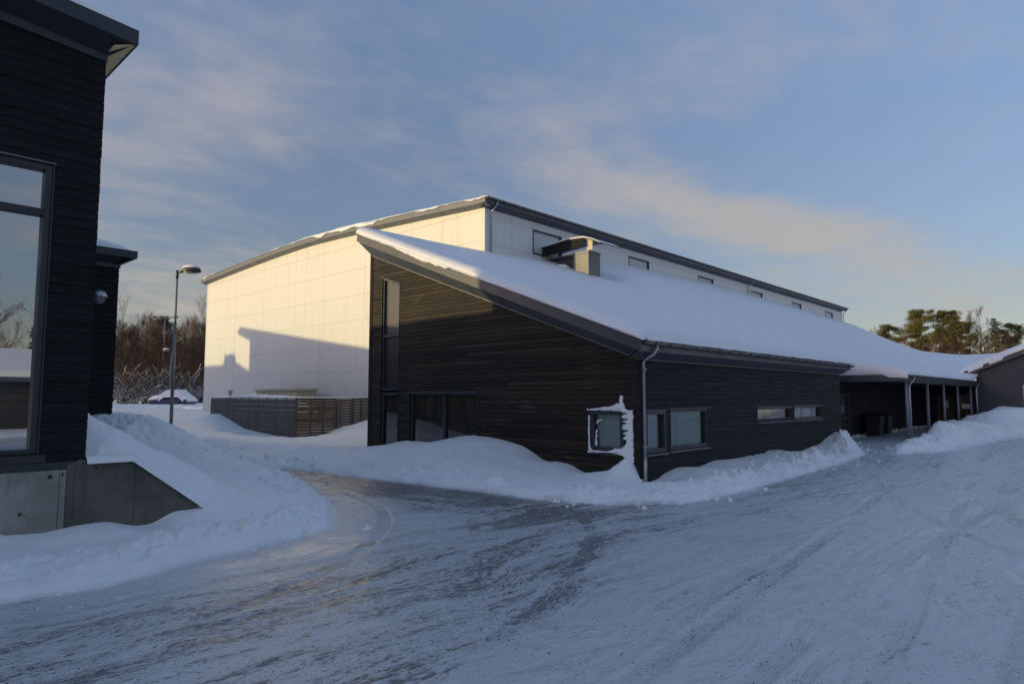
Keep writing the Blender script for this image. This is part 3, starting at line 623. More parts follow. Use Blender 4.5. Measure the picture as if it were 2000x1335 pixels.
# ------------------------------------------------------------------ the near building on the left
def near_building():
    W = 11.5; XR = 2.93
    b = empty('black_timber_building', (XR, W, .3), 'tall black timber building at the left edge with a large window over concrete', 'building')
    win = (.62, 2.33, 1.37, 5.62); tf = lambda a: 7.62+.085*(XR-a)
    L0 = -48
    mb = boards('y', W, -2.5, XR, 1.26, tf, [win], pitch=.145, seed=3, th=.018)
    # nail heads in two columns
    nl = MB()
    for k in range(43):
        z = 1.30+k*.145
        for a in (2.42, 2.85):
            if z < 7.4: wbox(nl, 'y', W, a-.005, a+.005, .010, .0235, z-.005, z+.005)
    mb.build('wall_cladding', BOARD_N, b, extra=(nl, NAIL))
    wl = MB(); far = lambda a: 7.62
    wl2 = backing('y', W, L0, XR, 1.2, tf, [win]); wl2.v = wl2.v
    wl2.box(L0, XR, 20.0, 20.2, 0, 7.6); wl2.box(XR-.2, XR, W+.22, 20.0, .8, 7.62); wl2.box(L0, L0+.2, W+.22, 20.0, 0, 11.8)
    wl2.build('wall', BOARD_N, b)
    fl = MB(); wbox(fl, 'y', W, L0, 2.93, -.02, .034, 1.14, 1.255); fl.build('base_flashing', NFRAME, b)
    fd = MB(); fd.box(L0, 2.70, W-.04, W+.26, -.6, 1.14)
    th_ = MB()
    for a, z, r in ((2.50, 1.05, .032), (2.655, 1.07, .022), (2.17, .56, .026), (1.2, .56, .026)): th_.tube([(a, W-.04, z), (a, W-.042, z)], r, 14)
    for a in (1.35, 2.62): th_.box(a-.004, a+.004, W-.0415, W-.04, -.2, 1.13)
    fd.build('concrete_foundation', CONC_L, b, extra=(th_, CONC_H))
    # window with transom
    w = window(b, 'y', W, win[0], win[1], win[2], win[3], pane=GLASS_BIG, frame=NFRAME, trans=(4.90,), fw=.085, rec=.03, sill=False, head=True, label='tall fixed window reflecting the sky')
    m = MB(); wbox(m, 'y', W, win[0]-.08, win[1]+.10, -.02, .036, 1.262, 1.37); m.build('sill', NFRAME, w)
    # roof: mono pitch, rising to the left
    ov = .40; y0 = W-ov; x1 = XR+.34; zt = lambda x: 7.94+.085*(x1-x)
    r = MB(); ft = .235
    P = [(x1, y0, zt(x1)-ft), (x1, y0, zt(x1)), (L0, y0, zt(L0)), (L0, y0, zt(L0)-ft)]
    r.prism(P, (0, .03, 0)); rf = None
    top = MB(); top.prism([(x1-.03, y0+.03, zt(x1)-.03), (x1-.03, 20.3, zt(x1)-.03), (L0, 20.3, zt(L0)-.03), (L0, y0+.03, zt(L0)-.03)], (0, 0, -.16))
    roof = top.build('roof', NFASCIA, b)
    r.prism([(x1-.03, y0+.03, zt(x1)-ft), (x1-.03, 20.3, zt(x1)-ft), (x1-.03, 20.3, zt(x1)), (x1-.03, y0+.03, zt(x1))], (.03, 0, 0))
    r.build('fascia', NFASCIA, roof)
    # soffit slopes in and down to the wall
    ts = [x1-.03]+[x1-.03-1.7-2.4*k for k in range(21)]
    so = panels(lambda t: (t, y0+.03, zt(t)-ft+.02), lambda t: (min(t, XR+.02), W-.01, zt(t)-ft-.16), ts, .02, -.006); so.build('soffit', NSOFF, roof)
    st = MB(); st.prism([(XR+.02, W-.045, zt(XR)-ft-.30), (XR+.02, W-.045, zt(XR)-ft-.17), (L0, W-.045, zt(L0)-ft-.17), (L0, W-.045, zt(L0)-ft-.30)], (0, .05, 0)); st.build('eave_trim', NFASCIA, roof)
    ss = panels(lambda t: (XR+.01, t, zt(XR)-ft-.14), lambda t: (x1-.03, t, zt(x1)-ft+.02), [y0+.05, 13, 15, 17, 20.2], .015, .0); ss.build('soffit', SOFF_BOUNCE, roof)
    # snow on it
    xs = np.concatenate([np.linspace(L0+1, -2, 40), np.linspace(-1.9, x1-.05, 60)]); ys = np.concatenate([np.linspace(y0+.06, y0+.9, 18), np.linspace(y0+1, 20.1, 14)])
    def zf(X, Y):
        d = np.minimum.reduce([Y-y0-.06, x1-.05-X, 20.1-Y])
        return 7.93+.085*(x1-X)+.24*np.sqrt(np.clip(1-(1-np.clip(d/.35, 0, 1))**2, 0, 1))+.03*fbm(X/1.2, Y/1.2)*sstep(0, .5, d)
    o = grid('roof_snow', xs, ys, zf, SNOWROOF); tag(o, 'layer of snow on the roof of the tall left building', 'snow', kind='stuff')
near_building()
def retaining_wall():
    o = MB(); prof = [(2.705, -.5), (2.705, 1.20), (2.86, 1.27), (3.57, 1.235), (4.60, .44), (4.60, -.5)]
    wpoly(o, 'y', 11.455, prof, 0, -.30); h_ = MB()
    for a, z in ((3.08, 1.14), (3.54, 1.17), (4.33, .56)): h_.tube([(a, 11.455, z), (a, 11.453, z)], .022, 12)
    h_.box(3.62, 3.627, 11.453, 11.455, .1, 1.15); h_.box(3.63, 4.30, 11.453, 11.455, .62, .626); h_.box(2.80, 2.806, 11.453, 11.455, .1, 1.22)
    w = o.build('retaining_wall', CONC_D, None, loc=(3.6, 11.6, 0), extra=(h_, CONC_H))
    tag(w, 'dark concrete retaining wall stepping down beside the tall left building', 'wall')
    xs = np.linspace(2.95, 4.72, 70); ys = np.linspace(11.40, 11.78, 22)
    def zf(X, Y):
        t = np.interp(X, [2.9, 3.57, 4.60, 4.75], [1.24, 1.235, .44, .30]); e = np.clip((Y-11.40)/.10, 0, 1); n = fbm(X/.25, Y/.25, 3, 55)
        return t+(.075+.05*n)*np.sqrt(np.clip(1-(1-e)**2, 0, 1))-.035*(1-e)+.12*sstep(11.6, 11.78, Y)*0
    g = grid('wall_snow', xs, ys, zf, SNOW); tag(g, 'band of snow lying along the top of the concrete retaining wall', 'snow', kind='stuff')
retaining_wall()
def second_block():
    W = 18.9; XR = 5.36
    b = empty('low_black_wing', (XR, W, .5), 'lower black timber wing behind the tall left building, with a round wall lamp', 'building')
    YB = 31
    boards('y', W, 3.2, XR, .6, lambda a: 5.62, [], pitch=.145, seed=8).build('wall_cladding', BOARD_N, b)
    mb = MB(); mb.box(-6, XR-.0, W+.005, YB, 0, 5.6); mb.build('wall', BOARD_N, b)
    x1 = 5.70; y0 = 18.6; r = MB(); r.box(-6, x1-.03, y0+.03, YB+.3, 5.78, 5.93); roof = r.build('roof', NFASCIA, b)
    f = MB(); f.box(-6, x1, y0, y0+.03, 5.76, 5.95); f.box(x1-.03, x1, y0+.03, YB+.3, 5.76, 5.95); f.build('fascia', NFASCIA, roof)
    s = panels(lambda t: (t, y0+.03, 5.775), lambda t: (min(t, XR+.02), W-.01, 5.62), [x1-.03, 3.2, .8, -2, -5], .02, .0); s.build('soffit', NSOFF, roof)
    s = MB(); s.box(-6, XR+.03, W-.045, W, 5.50, 5.60); s.build('eave_trim', NFASCIA, roof)
    s = panels(lambda t: (XR+.01, t, 5.62), lambda t: (x1-.03, t, 5.775), [y0+.05, 21, 24, 27, 31], .015, .0); s.build('soffit', NSOFF, roof)
    xs = np.linspace(-5.8, x1-.06, 90); ys = np.concatenate([np.linspace(y0+.08, y0+1.2, 26), np.linspace(y0+1.3, YB, 20)])
    def zf(X, Y):
        d1 = Y-y0-.08; d2 = x1-.06-X; d3 = YB-Y; q = lambda d, w: np.sqrt(np.clip(1-(1-np.clip(d/w, 0, 1))**2, 0, 1))
        return 5.94+.31*q(d1, .6)*q(d2, 1.0)*q(d3, .4)+.02*fbm(X, Y)*q(d1, .5)
    tag(grid('roof_snow', xs, ys, zf, SNOWROOF), 'rounded cushion of snow on the low wing behind the tall left building', 'snow', kind='stuff')
    # eyeball wall lamp
    l = empty('wall_lamp', (4.93, W, 4.70), 'round grey hooded wall lamp on the black wall of the low wing', 'wall lamp')
    m = MB(); c = Vector((4.93, W-.03, 4.70)); n = 20; rr = .165
    rings = []
    for i in range(9):
        t = i/8*math.pi/2; y = -math.sin(t)*.17; r_ = math.cos(t)*rr+.001
        rings.append([(c.x+r_*math.cos(k*2*math.pi/n), c.y+y, c.z-.02+r_*math.sin(k*2*math.pi/n)) for k in range(n)])
    base = 0
    for rg in rings: m.v.extend(rg)
    for i in range(8):
        for k in range(n): m.f.append((i*n+k, i*n+(k+1) % n, (i+1)*n+(k+1) % n, (i+1)*n+k))
    m.build('lamp_glass', LAMPM, l, True)
    m = MB()
    for i in range(9):
        t = i/8*math.pi/2*.93; y = -math.sin(t)*.215; r_ = math.cos(t)*.205
        m.v.extend([(c.x+r_*math.cos(math.pi*(-.04+1.08*k/16)), c.y+y, c.z+.0+r_*math.sin(math.pi*(-.04+1.08*k/16))) for k in range(17)])
    for i in range(8):
        for k in range(16): m.f.append((i*17+k, i*17+k+1, (i+1)*17+k+1, (i+1)*17+k))
    o = m.build('lamp_hood', GUTTER, l, True); so = o.modifiers.new('s', 'SOLIDIFY'); so.thickness = .012
    m = MB(); m.box(c.x-.12, c.x+.12, W-.035, W-.026, c.z-.12, c.z+.12); m.build('back_plate', LAMPM, l)
second_block()
def shadow_neighbour():
    # a mono pitch building standing behind the low wing; only its shadow reaches the view
    b = empty('mono_pitch_building', (4.9, 32.20, .8), 'dark timber building with a roof rising away, hidden behind the low wing', 'building')
    m = MB(); P = [(4.9, 32.30, 0), (4.9, 53.60, 0), (4.9, 53.60, 8.6), (4.9, 38.20, 6.55), (4.9, 32.30, 5.7)]; m.prism(P, (-9, 0, 0)); m.build('wall', BOARD_N, b)
    m = MB(); P = [(5.5, 32.10, 5.95), (5.5, 38.20, 6.75), (5.5, 55.40, 9.25), (5.5, 55.30, 9.0), (5.5, 53.60, 8.45), (5.5, 38.20, 6.45), (5.5, 32.10, 5.7)]; m.prism(P, (-10, 0, 0)); m.build('roof', FASCIA, b)
    m = MB(); P = [(5.4, 32.20, 5.95), (5.4, 38.20, 6.76), (5.4, 55.25, 9.25), (5.4, 55.00, 9.5), (5.4, 38.10, 7.02), (5.4, 32.50, 6.2)]; m.prism(P, (-9.8, 0, 0))
    tag(m.build('roof_snow', SNOWROOF, None, loc=(5, 45, 7)), 'snow on the roof of the hidden mono pitch building', 'snow', kind='stuff')
shadow_neighbour()

# ------------------------------------------------------------------ sports hall
HX = 21.64; HY = 22.0; HY1 = 53.6; HXE = 74.9
def hz(y): return 11.15+.64*(1-abs((min(max(y, 22), 53.8)-37.9)/15.9)**1.4)
def hall():
    b = empty('sports_hall', (HX, HY, 0), 'large white panelled sports hall behind the black building, its end wall in golden sun', 'building')
    ops = [(25.08+8.88*k, 27.4+8.88*k, 9.5, 10.77) for k in range(6)]
    rows = [0, .75, 2.22, 3.70, 5.15, 6.63, 8.10, 9.62, 11.05, 12.2]
    cols = [22.12, 25.0, 27.5, 31.8, 36.1, 39.6, 44.0, 48.4, 53.48]
    g = .007; m = MB()
    for y0, y1 in zip(cols[:-1], cols[1:]):
        ss = np.linspace(y0+g, y1-g, 5)
        for z0, z1 in zip(rows[:-1], rows[1:]):
            top = [min(z1-g, hz(y)+.05) for y in ss]
            if max(top) <= z0+g: continue
            wpoly(m, 'x', HX, [(ss[0], z0+g), (ss[-1], z0+g)]+[(y, max(t, z0+g+.001)) for y, t in zip(ss[::-1], top[::-1])], .02, .0)
    m.build('end_wall_panels', PANEL, b)
    m = MB(); wpoly(m, 'x', HX, [(22.0, 0), (53.6, 0)]+[(y, hz(y)+.1) for y in np.linspace(53.6, 22.0, 24)], -.001, -.2); 
    m2 = backing('y', HY, HX+.2, HXE, 0, lambda a: 11.3, ops); m.add(m2.v, m2.f)
    m.box(HXE-.2, HXE, HY+.25, HY1, 0, 11.3); m.box(HX+.2, HXE-.2, HY1-.2, HY1, 0, 11.3); m.build('wall', JOINT, b)
    MB().box(HX-.027, HX+.13, HY-.027, HY+.11, 0, 11.2).build('corner_trim', PANEL, b); MB().box(HX-.027, HX+.1, HY1-.11, HY1+.02, 0, 11.2).build('corner_trim', PANEL, b)
    # long wall panels
    m = MB(); xs = [HX+.14]; x = 23.0
    for k in range(6): xs += [25.08+8.88*k-.02, 27.42+8.88*k, 31.8+8.88*k-.02-2.0]
    xs = sorted(set([v for v in xs if v < HXE-.5]+[HXE-.05]))
    for x0, x1 in zip(xs[:-1], xs[1:]):
        iswin = any(abs(x0-(o[0]-.02)) < .05 for o in ops)
        for z0, z1 in zip([8.1, 9.47, 10.79], [9.47, 10.79, 11.3]):
            if iswin and z0 == 9.47: continue
            wbox(m, 'y', HY, x0+g, x1-g, 0, .02, z0+g, z1-g)
        wbox(m, 'y', HY, x0+g, x1-g, 0, .02, 0, 8.1-g)
    m.build('long_wall_panels', PANEL, b)
    for k, o in enumerate(ops):
        window(b, 'y', HY, o[0], o[1], o[2], o[3], pane=GLASS_DARK if False else CLEAR, back=OFFW, backd=.02, fw=.06, rec=.0, sill=False, head=False)
    # roof deck following the bow, soffit, fascia
    ys = list(np.linspace(21.55, 53.95, 40)); ox = 21.2
    dz = lambda y: hz(y)+.40
    m = MB(); vs = []
    for y in ys: vs += [(ox+.03, y, dz(y)-.03), (75.2, y, dz(y)-.03), (ox+.03, y, dz(y)-.2), (75.2, y, dz(y)-.2)]
    fs = []
    for i in range(len(ys)-1):
        a = i*4; fs += [(a, a+1, a+5, a+4), (a+2, a+6, a+7, a+3), (a, a+4, a+6, a+2), (a+1, a+3, a+7, a+5)]
    fs += [(0, 2, 3, 1), (len(vs)-4, len(vs)-3, len(vs)-1, len(vs)-2)]; m.add(vs, fs); roof = m.build('roof', HFASCIA, b)
    f = MB(); wpoly(f, 'x', ox+.03, [(y, dz(y)-.28) for y in ys]+[(y, dz(y)) for y in ys[::-1]], .0, .03)
    f.build('fascia', HFASCIA, roof)
    f = MB(); f.box(ox, 75.2, 21.52, 21.549, 11.30, 11.55); f.box(75.2, 75.23, 21.52, 54, 11.3, 11.55); f.build('fascia', FASCIA, roof)
    ts = list(np.arange(21.55, 54, 1.62))
    s = panels(lambda t: (ox+.04, t, dz(t)-.27), lambda t: (HX-.02, t, hz(t)+.0), ts, -.02, .022); s.build('soffit', HFASCIA, roof)
    s = MB(); s.prism([(ox+.06, 21.6, hz(21.6)+.16), (ox+.06, 53.9, hz(53.9)+.16), (HX, 53.9, hz(53.9)+.03), (HX, 21.6, hz(21.6)+.03)], (0, 0, .004))
    ts = list(np.arange(21.25, 75, 1.3))
    s = panels(lambda t: (t, 21.55, 11.31), lambda t: (t, HY-.02, 11.15), ts, .02, .012); s.build('soffit', SOFFIT, roof)
    gutter('y', (ox, 21.44, 11.53), (75.2, 21.44, 11.53)).build('gutter', GUT_D, roof, extra=(hooks((ox, 21.44, 11.53), (75.2, 21.44, 11.53), step=.75), BACK))
    for x, gs in ((21.98, 1), (51.1, 0)):
        MB().tube([(x-.05, 21.44, 11.45), (x-.05, 21.46, 11.30), (x, 21.80, 11.06), (x, 21.90, 10.9), (x, 21.90, 8.3)], .045, 10).build('downpipe', GUTTER, b, True)
    MB().tube([(74.8, 21.44, 11.45), (74.8, 21.5, 11.3), (74.8, 21.85, 11.0), (74.8, 21.9, 8)], .045, 8).build('downpipe', GUTTER, b, True)
    xs = np.concatenate([np.linspace(ox-.05, ox+.8, 14), np.linspace(ox+.95, 75.2, 150)]); ysn = np.concatenate([np.linspace(21.45, 22.2, 12), np.linspace(22.3, 53.2, 190), np.linspace(53.3, 54, 10)])
    hzv = lambda Y: 11.15+.64*(1-np.abs((np.clip(Y, 22, 53.8)-37.9)/15.9)**1.4)
    def zf(X, Y):
        q = lambda d, w: np.sqrt(np.clip(1-(1-np.clip(d/w, 0, 1))**2, 0, 1)); n = fbm(Y/1.4, X/3, 4, 71)
        drop = np.clip(fbm(Y/.9, 0*Y+3, 3, 72)+.12*np.exp(-((Y-33)/4.5)**2)*4-.10, 0, 1)*.34*np.exp(-((X-ox+.05)/.06)**2)
        return hzv(Y)+.395+(.10+.10*n+.09*np.exp(-((Y-34.5)/4.5)**2))*q(X-ox+.05, .35)*q(Y-21.45, .3)*q(54-Y, .3)-drop
    tag(grid('roof_snow', xs, ysn, zf, SNOWROOF), 'thin ragged layer of snow along the bowed roof of the white hall', 'snow', kind='stuff')
hall()

# ------------------------------------------------------------------ black timber building with the long snowy roof
GX = 14.85; FY = 9.37
def gw(y): return .374*y-.29                 # wall top on the gable
def ft_(y): return .383*y+.22                # top of rake fascia
def black_building():
    b = empty('black_gabled_building', (GX, FY, 0), 'low black timber building in the middle with one long snow covered roof slope', 'building')
    gops = [(19.55, 20.62, .35, 6.38, 6.74), (15.40, 18.88, .45, 2.34), (9.84, 10.93, .72, 1.84)]
    boards('x', GX, FY, 21.2, .02, gw, gops, pitch=.14, seed=11).build('gable_cladding', BOARD_G, b)
    fops = [(15.14, 16.22, .72, 1.83), (16.40, 18.68, .74, 1.86), (22.24, 25.42, 1.36, 1.83), (25.62, 28.74, 1.34, 1.85)]
    boards('y', FY, GX, 31.1, .02, lambda a: 3.20, fops, pitch=.14, seed=12).build('front_cladding', BOARD_F, b)
    m = backing('x', GX, FY+.22, 21.2, -.3, gw, gops, n=20); wpoly(m, 'x', GX, [(19.55, 6.38), (20.62, 6.74), (19.55, 6.74)], .001, -.1); m2 = backing('y', FY, GX+.001, 31.1, -.3, lambda a: 3.22, fops); m.add(m2.v, m2.f)
    m.box(31.0, 31.1, FY+.23, 21.8, -.3, 4.0); m.box(GX+.23, 31.0, 21.6, 21.8, -.3, 8.0); m.build('wall', BACK, b)
    m = MB(); m.box(GX-.034, GX+.05, FY-.034, FY+.03, 0, 3.3); m.build('corner_board', BOARD_F, b)
    m = MB()
    for k in range(24): z = .05+k*.14; m.box(GX-.036, GX-.030, FY+.03, FY+.055, z, z+.004)
    # windows on the gable
    window(b, 'x', GX, 19.55, 20.62, 2.44, 6.36, pane=GLASS_DARK, trans=(4.48,), fw=.08, sill=False, head=True, z1b=6.72, label='tall narrow window with a sloping head')
    window(b, 'x', GX, 19.55, 20.62, .35, 2.36, pane=CLEAR, back=CURTAIN, fw=.10, sill=False, head=False, name='glazed_door', label='narrow glazed door below the tall window')
    window(b, 'x', GX, 15.40, 18.88, .45, 2.34, pane=CLEAR, back=CURTAIN, mull=(17.06,), fw=.08, sill=False, head=True, name='terrace_door', label='wide two leaf glazed terrace door with brown curtains')
    window(b, 'x', GX, 9.84, 10.93, .72, 1.84, pane=CLEAR, back=SHEER, fw=.12, rec=.02, label='small square window edged with blown snow')
    window(b, 'y', FY, 15.14, 16.22, .72, 1.83, pane=CLEAR, back=BLIND, fw=.11, rec=.02, sillm=HFASCIA)
    w = window(b, 'y', FY, 16.40, 18.68, .74, 1.86, pane=CLEAR, back=SHEER, fw=.09, rec=.03, sillm=HFASCIA)
    m = MB(); m.tube([(16.98, FY+.14, 1.78), (16.99, FY+.135, 1.4), (17.04, FY+.14, .86)], .008, 5).build('blind_cord', BACK, w)
    for a0, a1, z0, z1 in ((22.24, 25.42, 1.36, 1.83), (25.62, 28.74, 1.34, 1.85)):
        w = window(b, 'y', FY, a0, a1, z0, z1, pane=CLEAR, fw=.07, rec=.03, sillm=HFASCIA, label='long low strip window with things on the ledge inside')
        m = MB(); wbox(m, 'y', FY, a0+.02, a1-.02, -.6, -.62, z0-.3, z1+.3); wbox(m, 'y', FY, a0+.02, a1-.02, -.18, -.6, z0-.02, z0+.03); m.build('room_back', CURTAIN, w)
        m = MB(); m2_ = MB()
        if a0 < 23: wbox(m, 'y', FY, a0+.15, a0+.95, -.20, -.21, z0+.05, z1-.02); wbox(m2_, 'y', FY, a0+1.9, a0+2.7, -.3, -.5, z0+.03, z0+.12)
        else:
            wpoly(m, 'y', FY, [(a0+.35, z0+.04), (a0+1.2, z0+.04), (a0+1.2, z1-.03), (a0+.95, z1-.04), (a0+.7, z1-.12), (a0+.5, z1-.25)], -.2, -.21); wbox(m2_, 'y', FY, a0+1.5, a0+2.3, -.20, -.21, z0+.05, z1-.02)
        m.build('blind', OFFW, w); m2_.build('ledge_box', OFFW, w)
    # ---- roof: deck, rake fascia, soffits, eave, gutter
    ox = 14.40; oy = 8.98; x1 = 31.5; yt = 21.75
    m = MB(); P = [(ox+.03, oy+.03, ft_(oy)-.03), (ox+.03, yt, ft_(yt)-.03), (ox+.03, yt, ft_(yt)-.2), (ox+.03, oy+.03, ft_(oy)-.2)]; m.prism(P, (x1-ox-.03, 0, 0)); roof = m.build('roof', FASCIA, b)
    f = MB(); f.prism([(ox, oy, ft_(oy)-.32), (ox, yt, ft_(yt)-.32), (ox, yt, ft_(yt)), (ox, oy, ft_(oy))], (.03, 0, 0)); f.build('rake_fascia', FASCIA, roof)
    ts = [oy+.02]+[9.6+1.48*k for k in range(9)]; ts[-1] = yt-.02
    so = panels(lambda t: (ox+.03, t, ft_(t)-.30), lambda t: (GX-.03, min(max(t, 9.2), 21.3), gw(min(max(t, 9.2), 21.3))-.02), ts, -.02, .014); so.build('rake_soffit', FASCIA, roof)
    m = MB(); m.prism([(ox+.05, oy+.05, ft_(oy)-.27), (ox+.05, yt, ft_(yt)-.27), (GX, 21.3, gw(21.3)+.02), (GX, 9.2, gw(9.2)+.02)], (0, 0, .01)); m.build('soffit_backing', BACK, roof)
    m = MB(); m.prism([(GX-.05, 9.3, gw(9.3)-.03), (GX-.05, 21.25, gw(21.25)-.03), (GX-.05, 21.25, gw(21.25)+.0), (GX-.05, 9.3, gw(9.3)+.0)], (.03, 0, 0)); m.build('soffit_bead', HFASCIA, roof)
    f = MB(); f.box(ox+.03, x1, oy, oy+.03, 3.36, 3.62); f.box(x1-.03, x1, oy+.03, 12, 3.36, 3.62); f.build('eave_fascia', FASCIA, roof)
    ts = [ox+.04]+[15.9+1.25*k for k in range(12)]+[x1-.02]
    so = panels(lambda t: (t, oy+.03, 3.40), lambda t: (t, FY-.03, 3.21), ts, .02, .014); so.build('eave_soffit', SOFFIT, roof)
    m = MB(); m.prism([(ox+.04, oy+.05, 3.43), (x1, oy+.05, 3.43), (x1, FY, 3.24), (ox+.04, FY, 3.24)], (0, 0, .008)); m.build('soffit_backing', BACK, roof)
    m = MB(); m.box(GX, 31.2, FY-.045, FY-.02, 3.165, 3.195); m.build('soffit_bead', HFASCIA, roof)
    g0 = (ox+.10, oy-.085, 3.60); g1 = (x1+.05, oy-.085, 3.57)
    gutter('y', g0, g1).build('gutter', GUT_D, roof, extra=(hooks(g0, g1, step=.72), BACK))
    MB().tube([(15.02, 8.90, 3.56), (15.02, 8.90, 3.42), (15.0, 8.99, 3.30), (14.96, 9.19, 3.20), (14.95, 9.27, 3.10), (14.95, 9.27, .05)], .042, 12).build('downpipe', GUTTER, b, True)
    MB().tube([(14.95, 9.27, .62), (14.95, 9.27, .02)], .050, 12).build('downpipe_shoe', GUTTER, b, True)
    for z in (.9, 2.9): MB().box(14.90, 15.0, 9.215, 9.34, z, z+.03).build('pipe_clip', GUTTER, b)
    return b
BB = black_building()
def roof_twist(X): return np.interp(X, [14, 15, 22, 26, 30, 33, 44, 60, 75, 90], [0, 0, .15, .38, .85, 1.25, 1.55, 1.5, 1.2, .6])
def front_prof(X, Y): return .383*Y+.22+roof_twist(X)*np.clip((Y-9)/13, 0, 1.1)
def porch_prof(Y): return np.interp(Y, [7, 8, 11, 22, 30], [3.2, 3.28, 3.85, 10.1, 13])
def roofsnow_z(X, Y):
    w = sstep(30.5, 37.5, X); q = lambda d, r: np.sqrt(np.clip(1-(1-np.clip(d/r, 0, 1))**2, 0, 1))
    dr = X-14.34; de = np.where(X < 31.55, Y-8.93, np.where(X < 36.6, Y-10.9, Y-7.85))
    T = .30*q(dr, .50)*q(de, .55)
    z1 = front_prof(X, Y)+T; z2 = porch_prof(Y)+.25*q(de, .5)+(roof_twist(X)-1.45)*np.clip((Y-11)/11, 0, 1)
    z = z1*(1-w)+z2*w
    v = sstep(57, 70, X); vall = 4.3+1.58*v+.025*(Y-9.3)**2; k = sstep(54, 60, X)
    sm = np.log(np.exp(np.clip(z*4, -50, 60))+np.exp(np.clip(vall*4, -50, 60)))/4
    z = z*(1-k)+sm*k
    # drift moat by the chimney, gentle undulation
    z = z+.07*fbm(X/5, Y/1.6, 4, 41)*q(de, 1)*q(dr, 1)+.012*fbm(X/.5, Y/.5, 2, 42)
    z = z-.45*np.exp(-((X-27.9)/.8)**2-((Y-20.0)/1.2)**2)
    return z
def roof_snow():
    xs = np.concatenate([np.linspace(14.34, 15.1, 26), np.linspace(15.2, 31.2, 150), np.linspace(31.25, 31.55, 6), np.linspace(31.7, 57.2, 120), np.linspace(57.6, 80, 70)])
    ys = np.concatenate([np.linspace(7.85, 12.5, 110), np.linspace(12.6, 22.0, 110)])
    def mask(x, y): return np.where(x < 31.55, y > 8.93, np.where(x < 36.6, y > 10.9, y > 7.85)) & ~((x < 21.5) & (y > 21.7))
    o = grid('roof_snow', xs, ys, roofsnow_z, SNOWROOF, mask); tag(o, 'deep smooth blanket of snow on the long roof of the black building', 'snow', kind='stuff')
    # snow curling over the rake fascia
    ys = np.linspace(9.0, 21.7, 420); vs = []; fs = []
    n = 7
    for y in ys:
        nn = float(fbm(np.array(y/.5), np.array(1.3), 4, 61)); n2 = float(fbm(np.array(y/.13), np.array(7.3), 2, 62)); big = math.exp(-((y-17.6)/2.0)**2)
        L = max(.0, .035+.06*nn+(.16*nn+.04*n2+.10)*big)
        z0 = float(roofsnow_z(np.array(14.341), np.array(y)))
        z0 = float(ft_(y))+.03
        for k in range(n):
            t = k/(n-1); vs.append((14.345-.055*math.sin(t*math.pi), y, z0+.02-L*t))
    for i in range(len(ys)-1):
        for k in range(n-1): a = i*n+k; fs.append((a, a+1, a+n+1, a+n))
    o = mesh_obj('overhanging_snow', vs, fs, SNOWROOF, None, True); tag(o, 'ragged lip of snow hanging over the sloping edge of the black building roof', 'snow', kind='stuff')
    # granular lip over the gutter
    xs = np.linspace(14.5, 31.5, 420); vs = []; fs = []; n = 6
    for x in xs:
        nn = float(fbm(np.array(x/.35), np.array(2.3), 4, 64)); L = .07+.08*nn
        for k in range(n): t = k/(n-1); vs.append((x, 8.94-.09*math.sin(t*math.pi*.75), 3.70+.03*nn-(L+.02)*t))
    for i in range(len(xs)-1):
        for k in range(n-1): a = i*n+k; fs.append((a, a+n, a+n+1, a+1))
    o = mesh_obj('eave_snow', vs, fs, SNOWROOF, None, True); tag(o, 'crusted snow edge above the gutter of the black building', 'snow', kind='stuff')
roof_snow()
def chimney():
    c = empty('roof_vent_housing', (26.4, 19.6, 8), 'metal clad vent housing with a tilted cap on the snowy roof', 'vent housing')
    m = MB(); m.box(26.0, 26.97, 19.14, 20.10, 7.4, 9.36); m.build('casing', m_metal('vent casing', (.15, .15, .15), .45), c, bevel=.01)
    m = MB(); m.box(25.975, 26.99, 19.12, 20.12, 9.30, 9.40); m.build('casing_trim', HFASCIA, c)
    m = MB(); m.box(26.35, 27.2, 20.10, 21.95, 8.1, 9.36); m.build('duct', FASCIA, c)
    m = MB(); m.box(26.05, 26.12, 20.13, 21.95, 9.30, 9.37); m.build('duct_rail', HFASCIA, c)
    # cap: sheet rising from the hall wall towards the front and folding down
    prof = [(22.0, 9.92), (20.3, 10.07), (19.3, 10.03), (18.75, 9.86), (18.25, 9.62)]
    m = MB(); P = [(25.75, y, z) for y, z in prof]+[(25.75, y, z-.05) for y, z in prof[::-1]]; m.prism(P, (1.75, 0, 0)); m.build('cap', FASCIA, c)
    m = MB(); P = [(25.80, 21.95, 9.87), (25.80, 20.3, 10.02), (25.80, 19.3, 9.98), (25.80, 19.25, 9.60), (25.80, 21.95, 9.42)]; m.prism(P, (.03, 0, 0)); m.build('cap_side', BACK, c)
    m = MB(); m.box(26.0, 26.06, 18.9, 19.25, 9.4, 9.96); m.build('cap_stay', BEIGE, c)
    P = [(25.72, y, z+.002) for y, z in prof]+[(25.72, y, z+h) for (y, z), h in zip(prof[::-1], (.01, .035, .05, .05, .035))]
    m = MB(); m.prism(P, (1.8, 0, 0)); o = m.build('cap_snow', SNOWROOF, None, loc=(26.5, 20, 10), bevel=.03); tag(o, 'strip of snow on top of the vent housing cap', 'snow', kind='stuff')
    xs = np.linspace(25.2, 26.35, 20); ys = np.linspace(20.15, 21.9, 24)
    def zf(X, Y): d = 1-((X-25.9)/.45)**2-((Y-20.8)/.55)**2; return 8.55+.5*np.sqrt(np.clip(d, 0, 1))*.7
    o = grid('snow_pillow', xs, ys, zf, SNOWROOF, lambda x, y: (((x-25.9)/.45)**2+((y-20.8)/.55)**2) < 1); tag(o, 'small mound of snow leaning against the vent housing', 'snow', kind='stuff')
chimney()
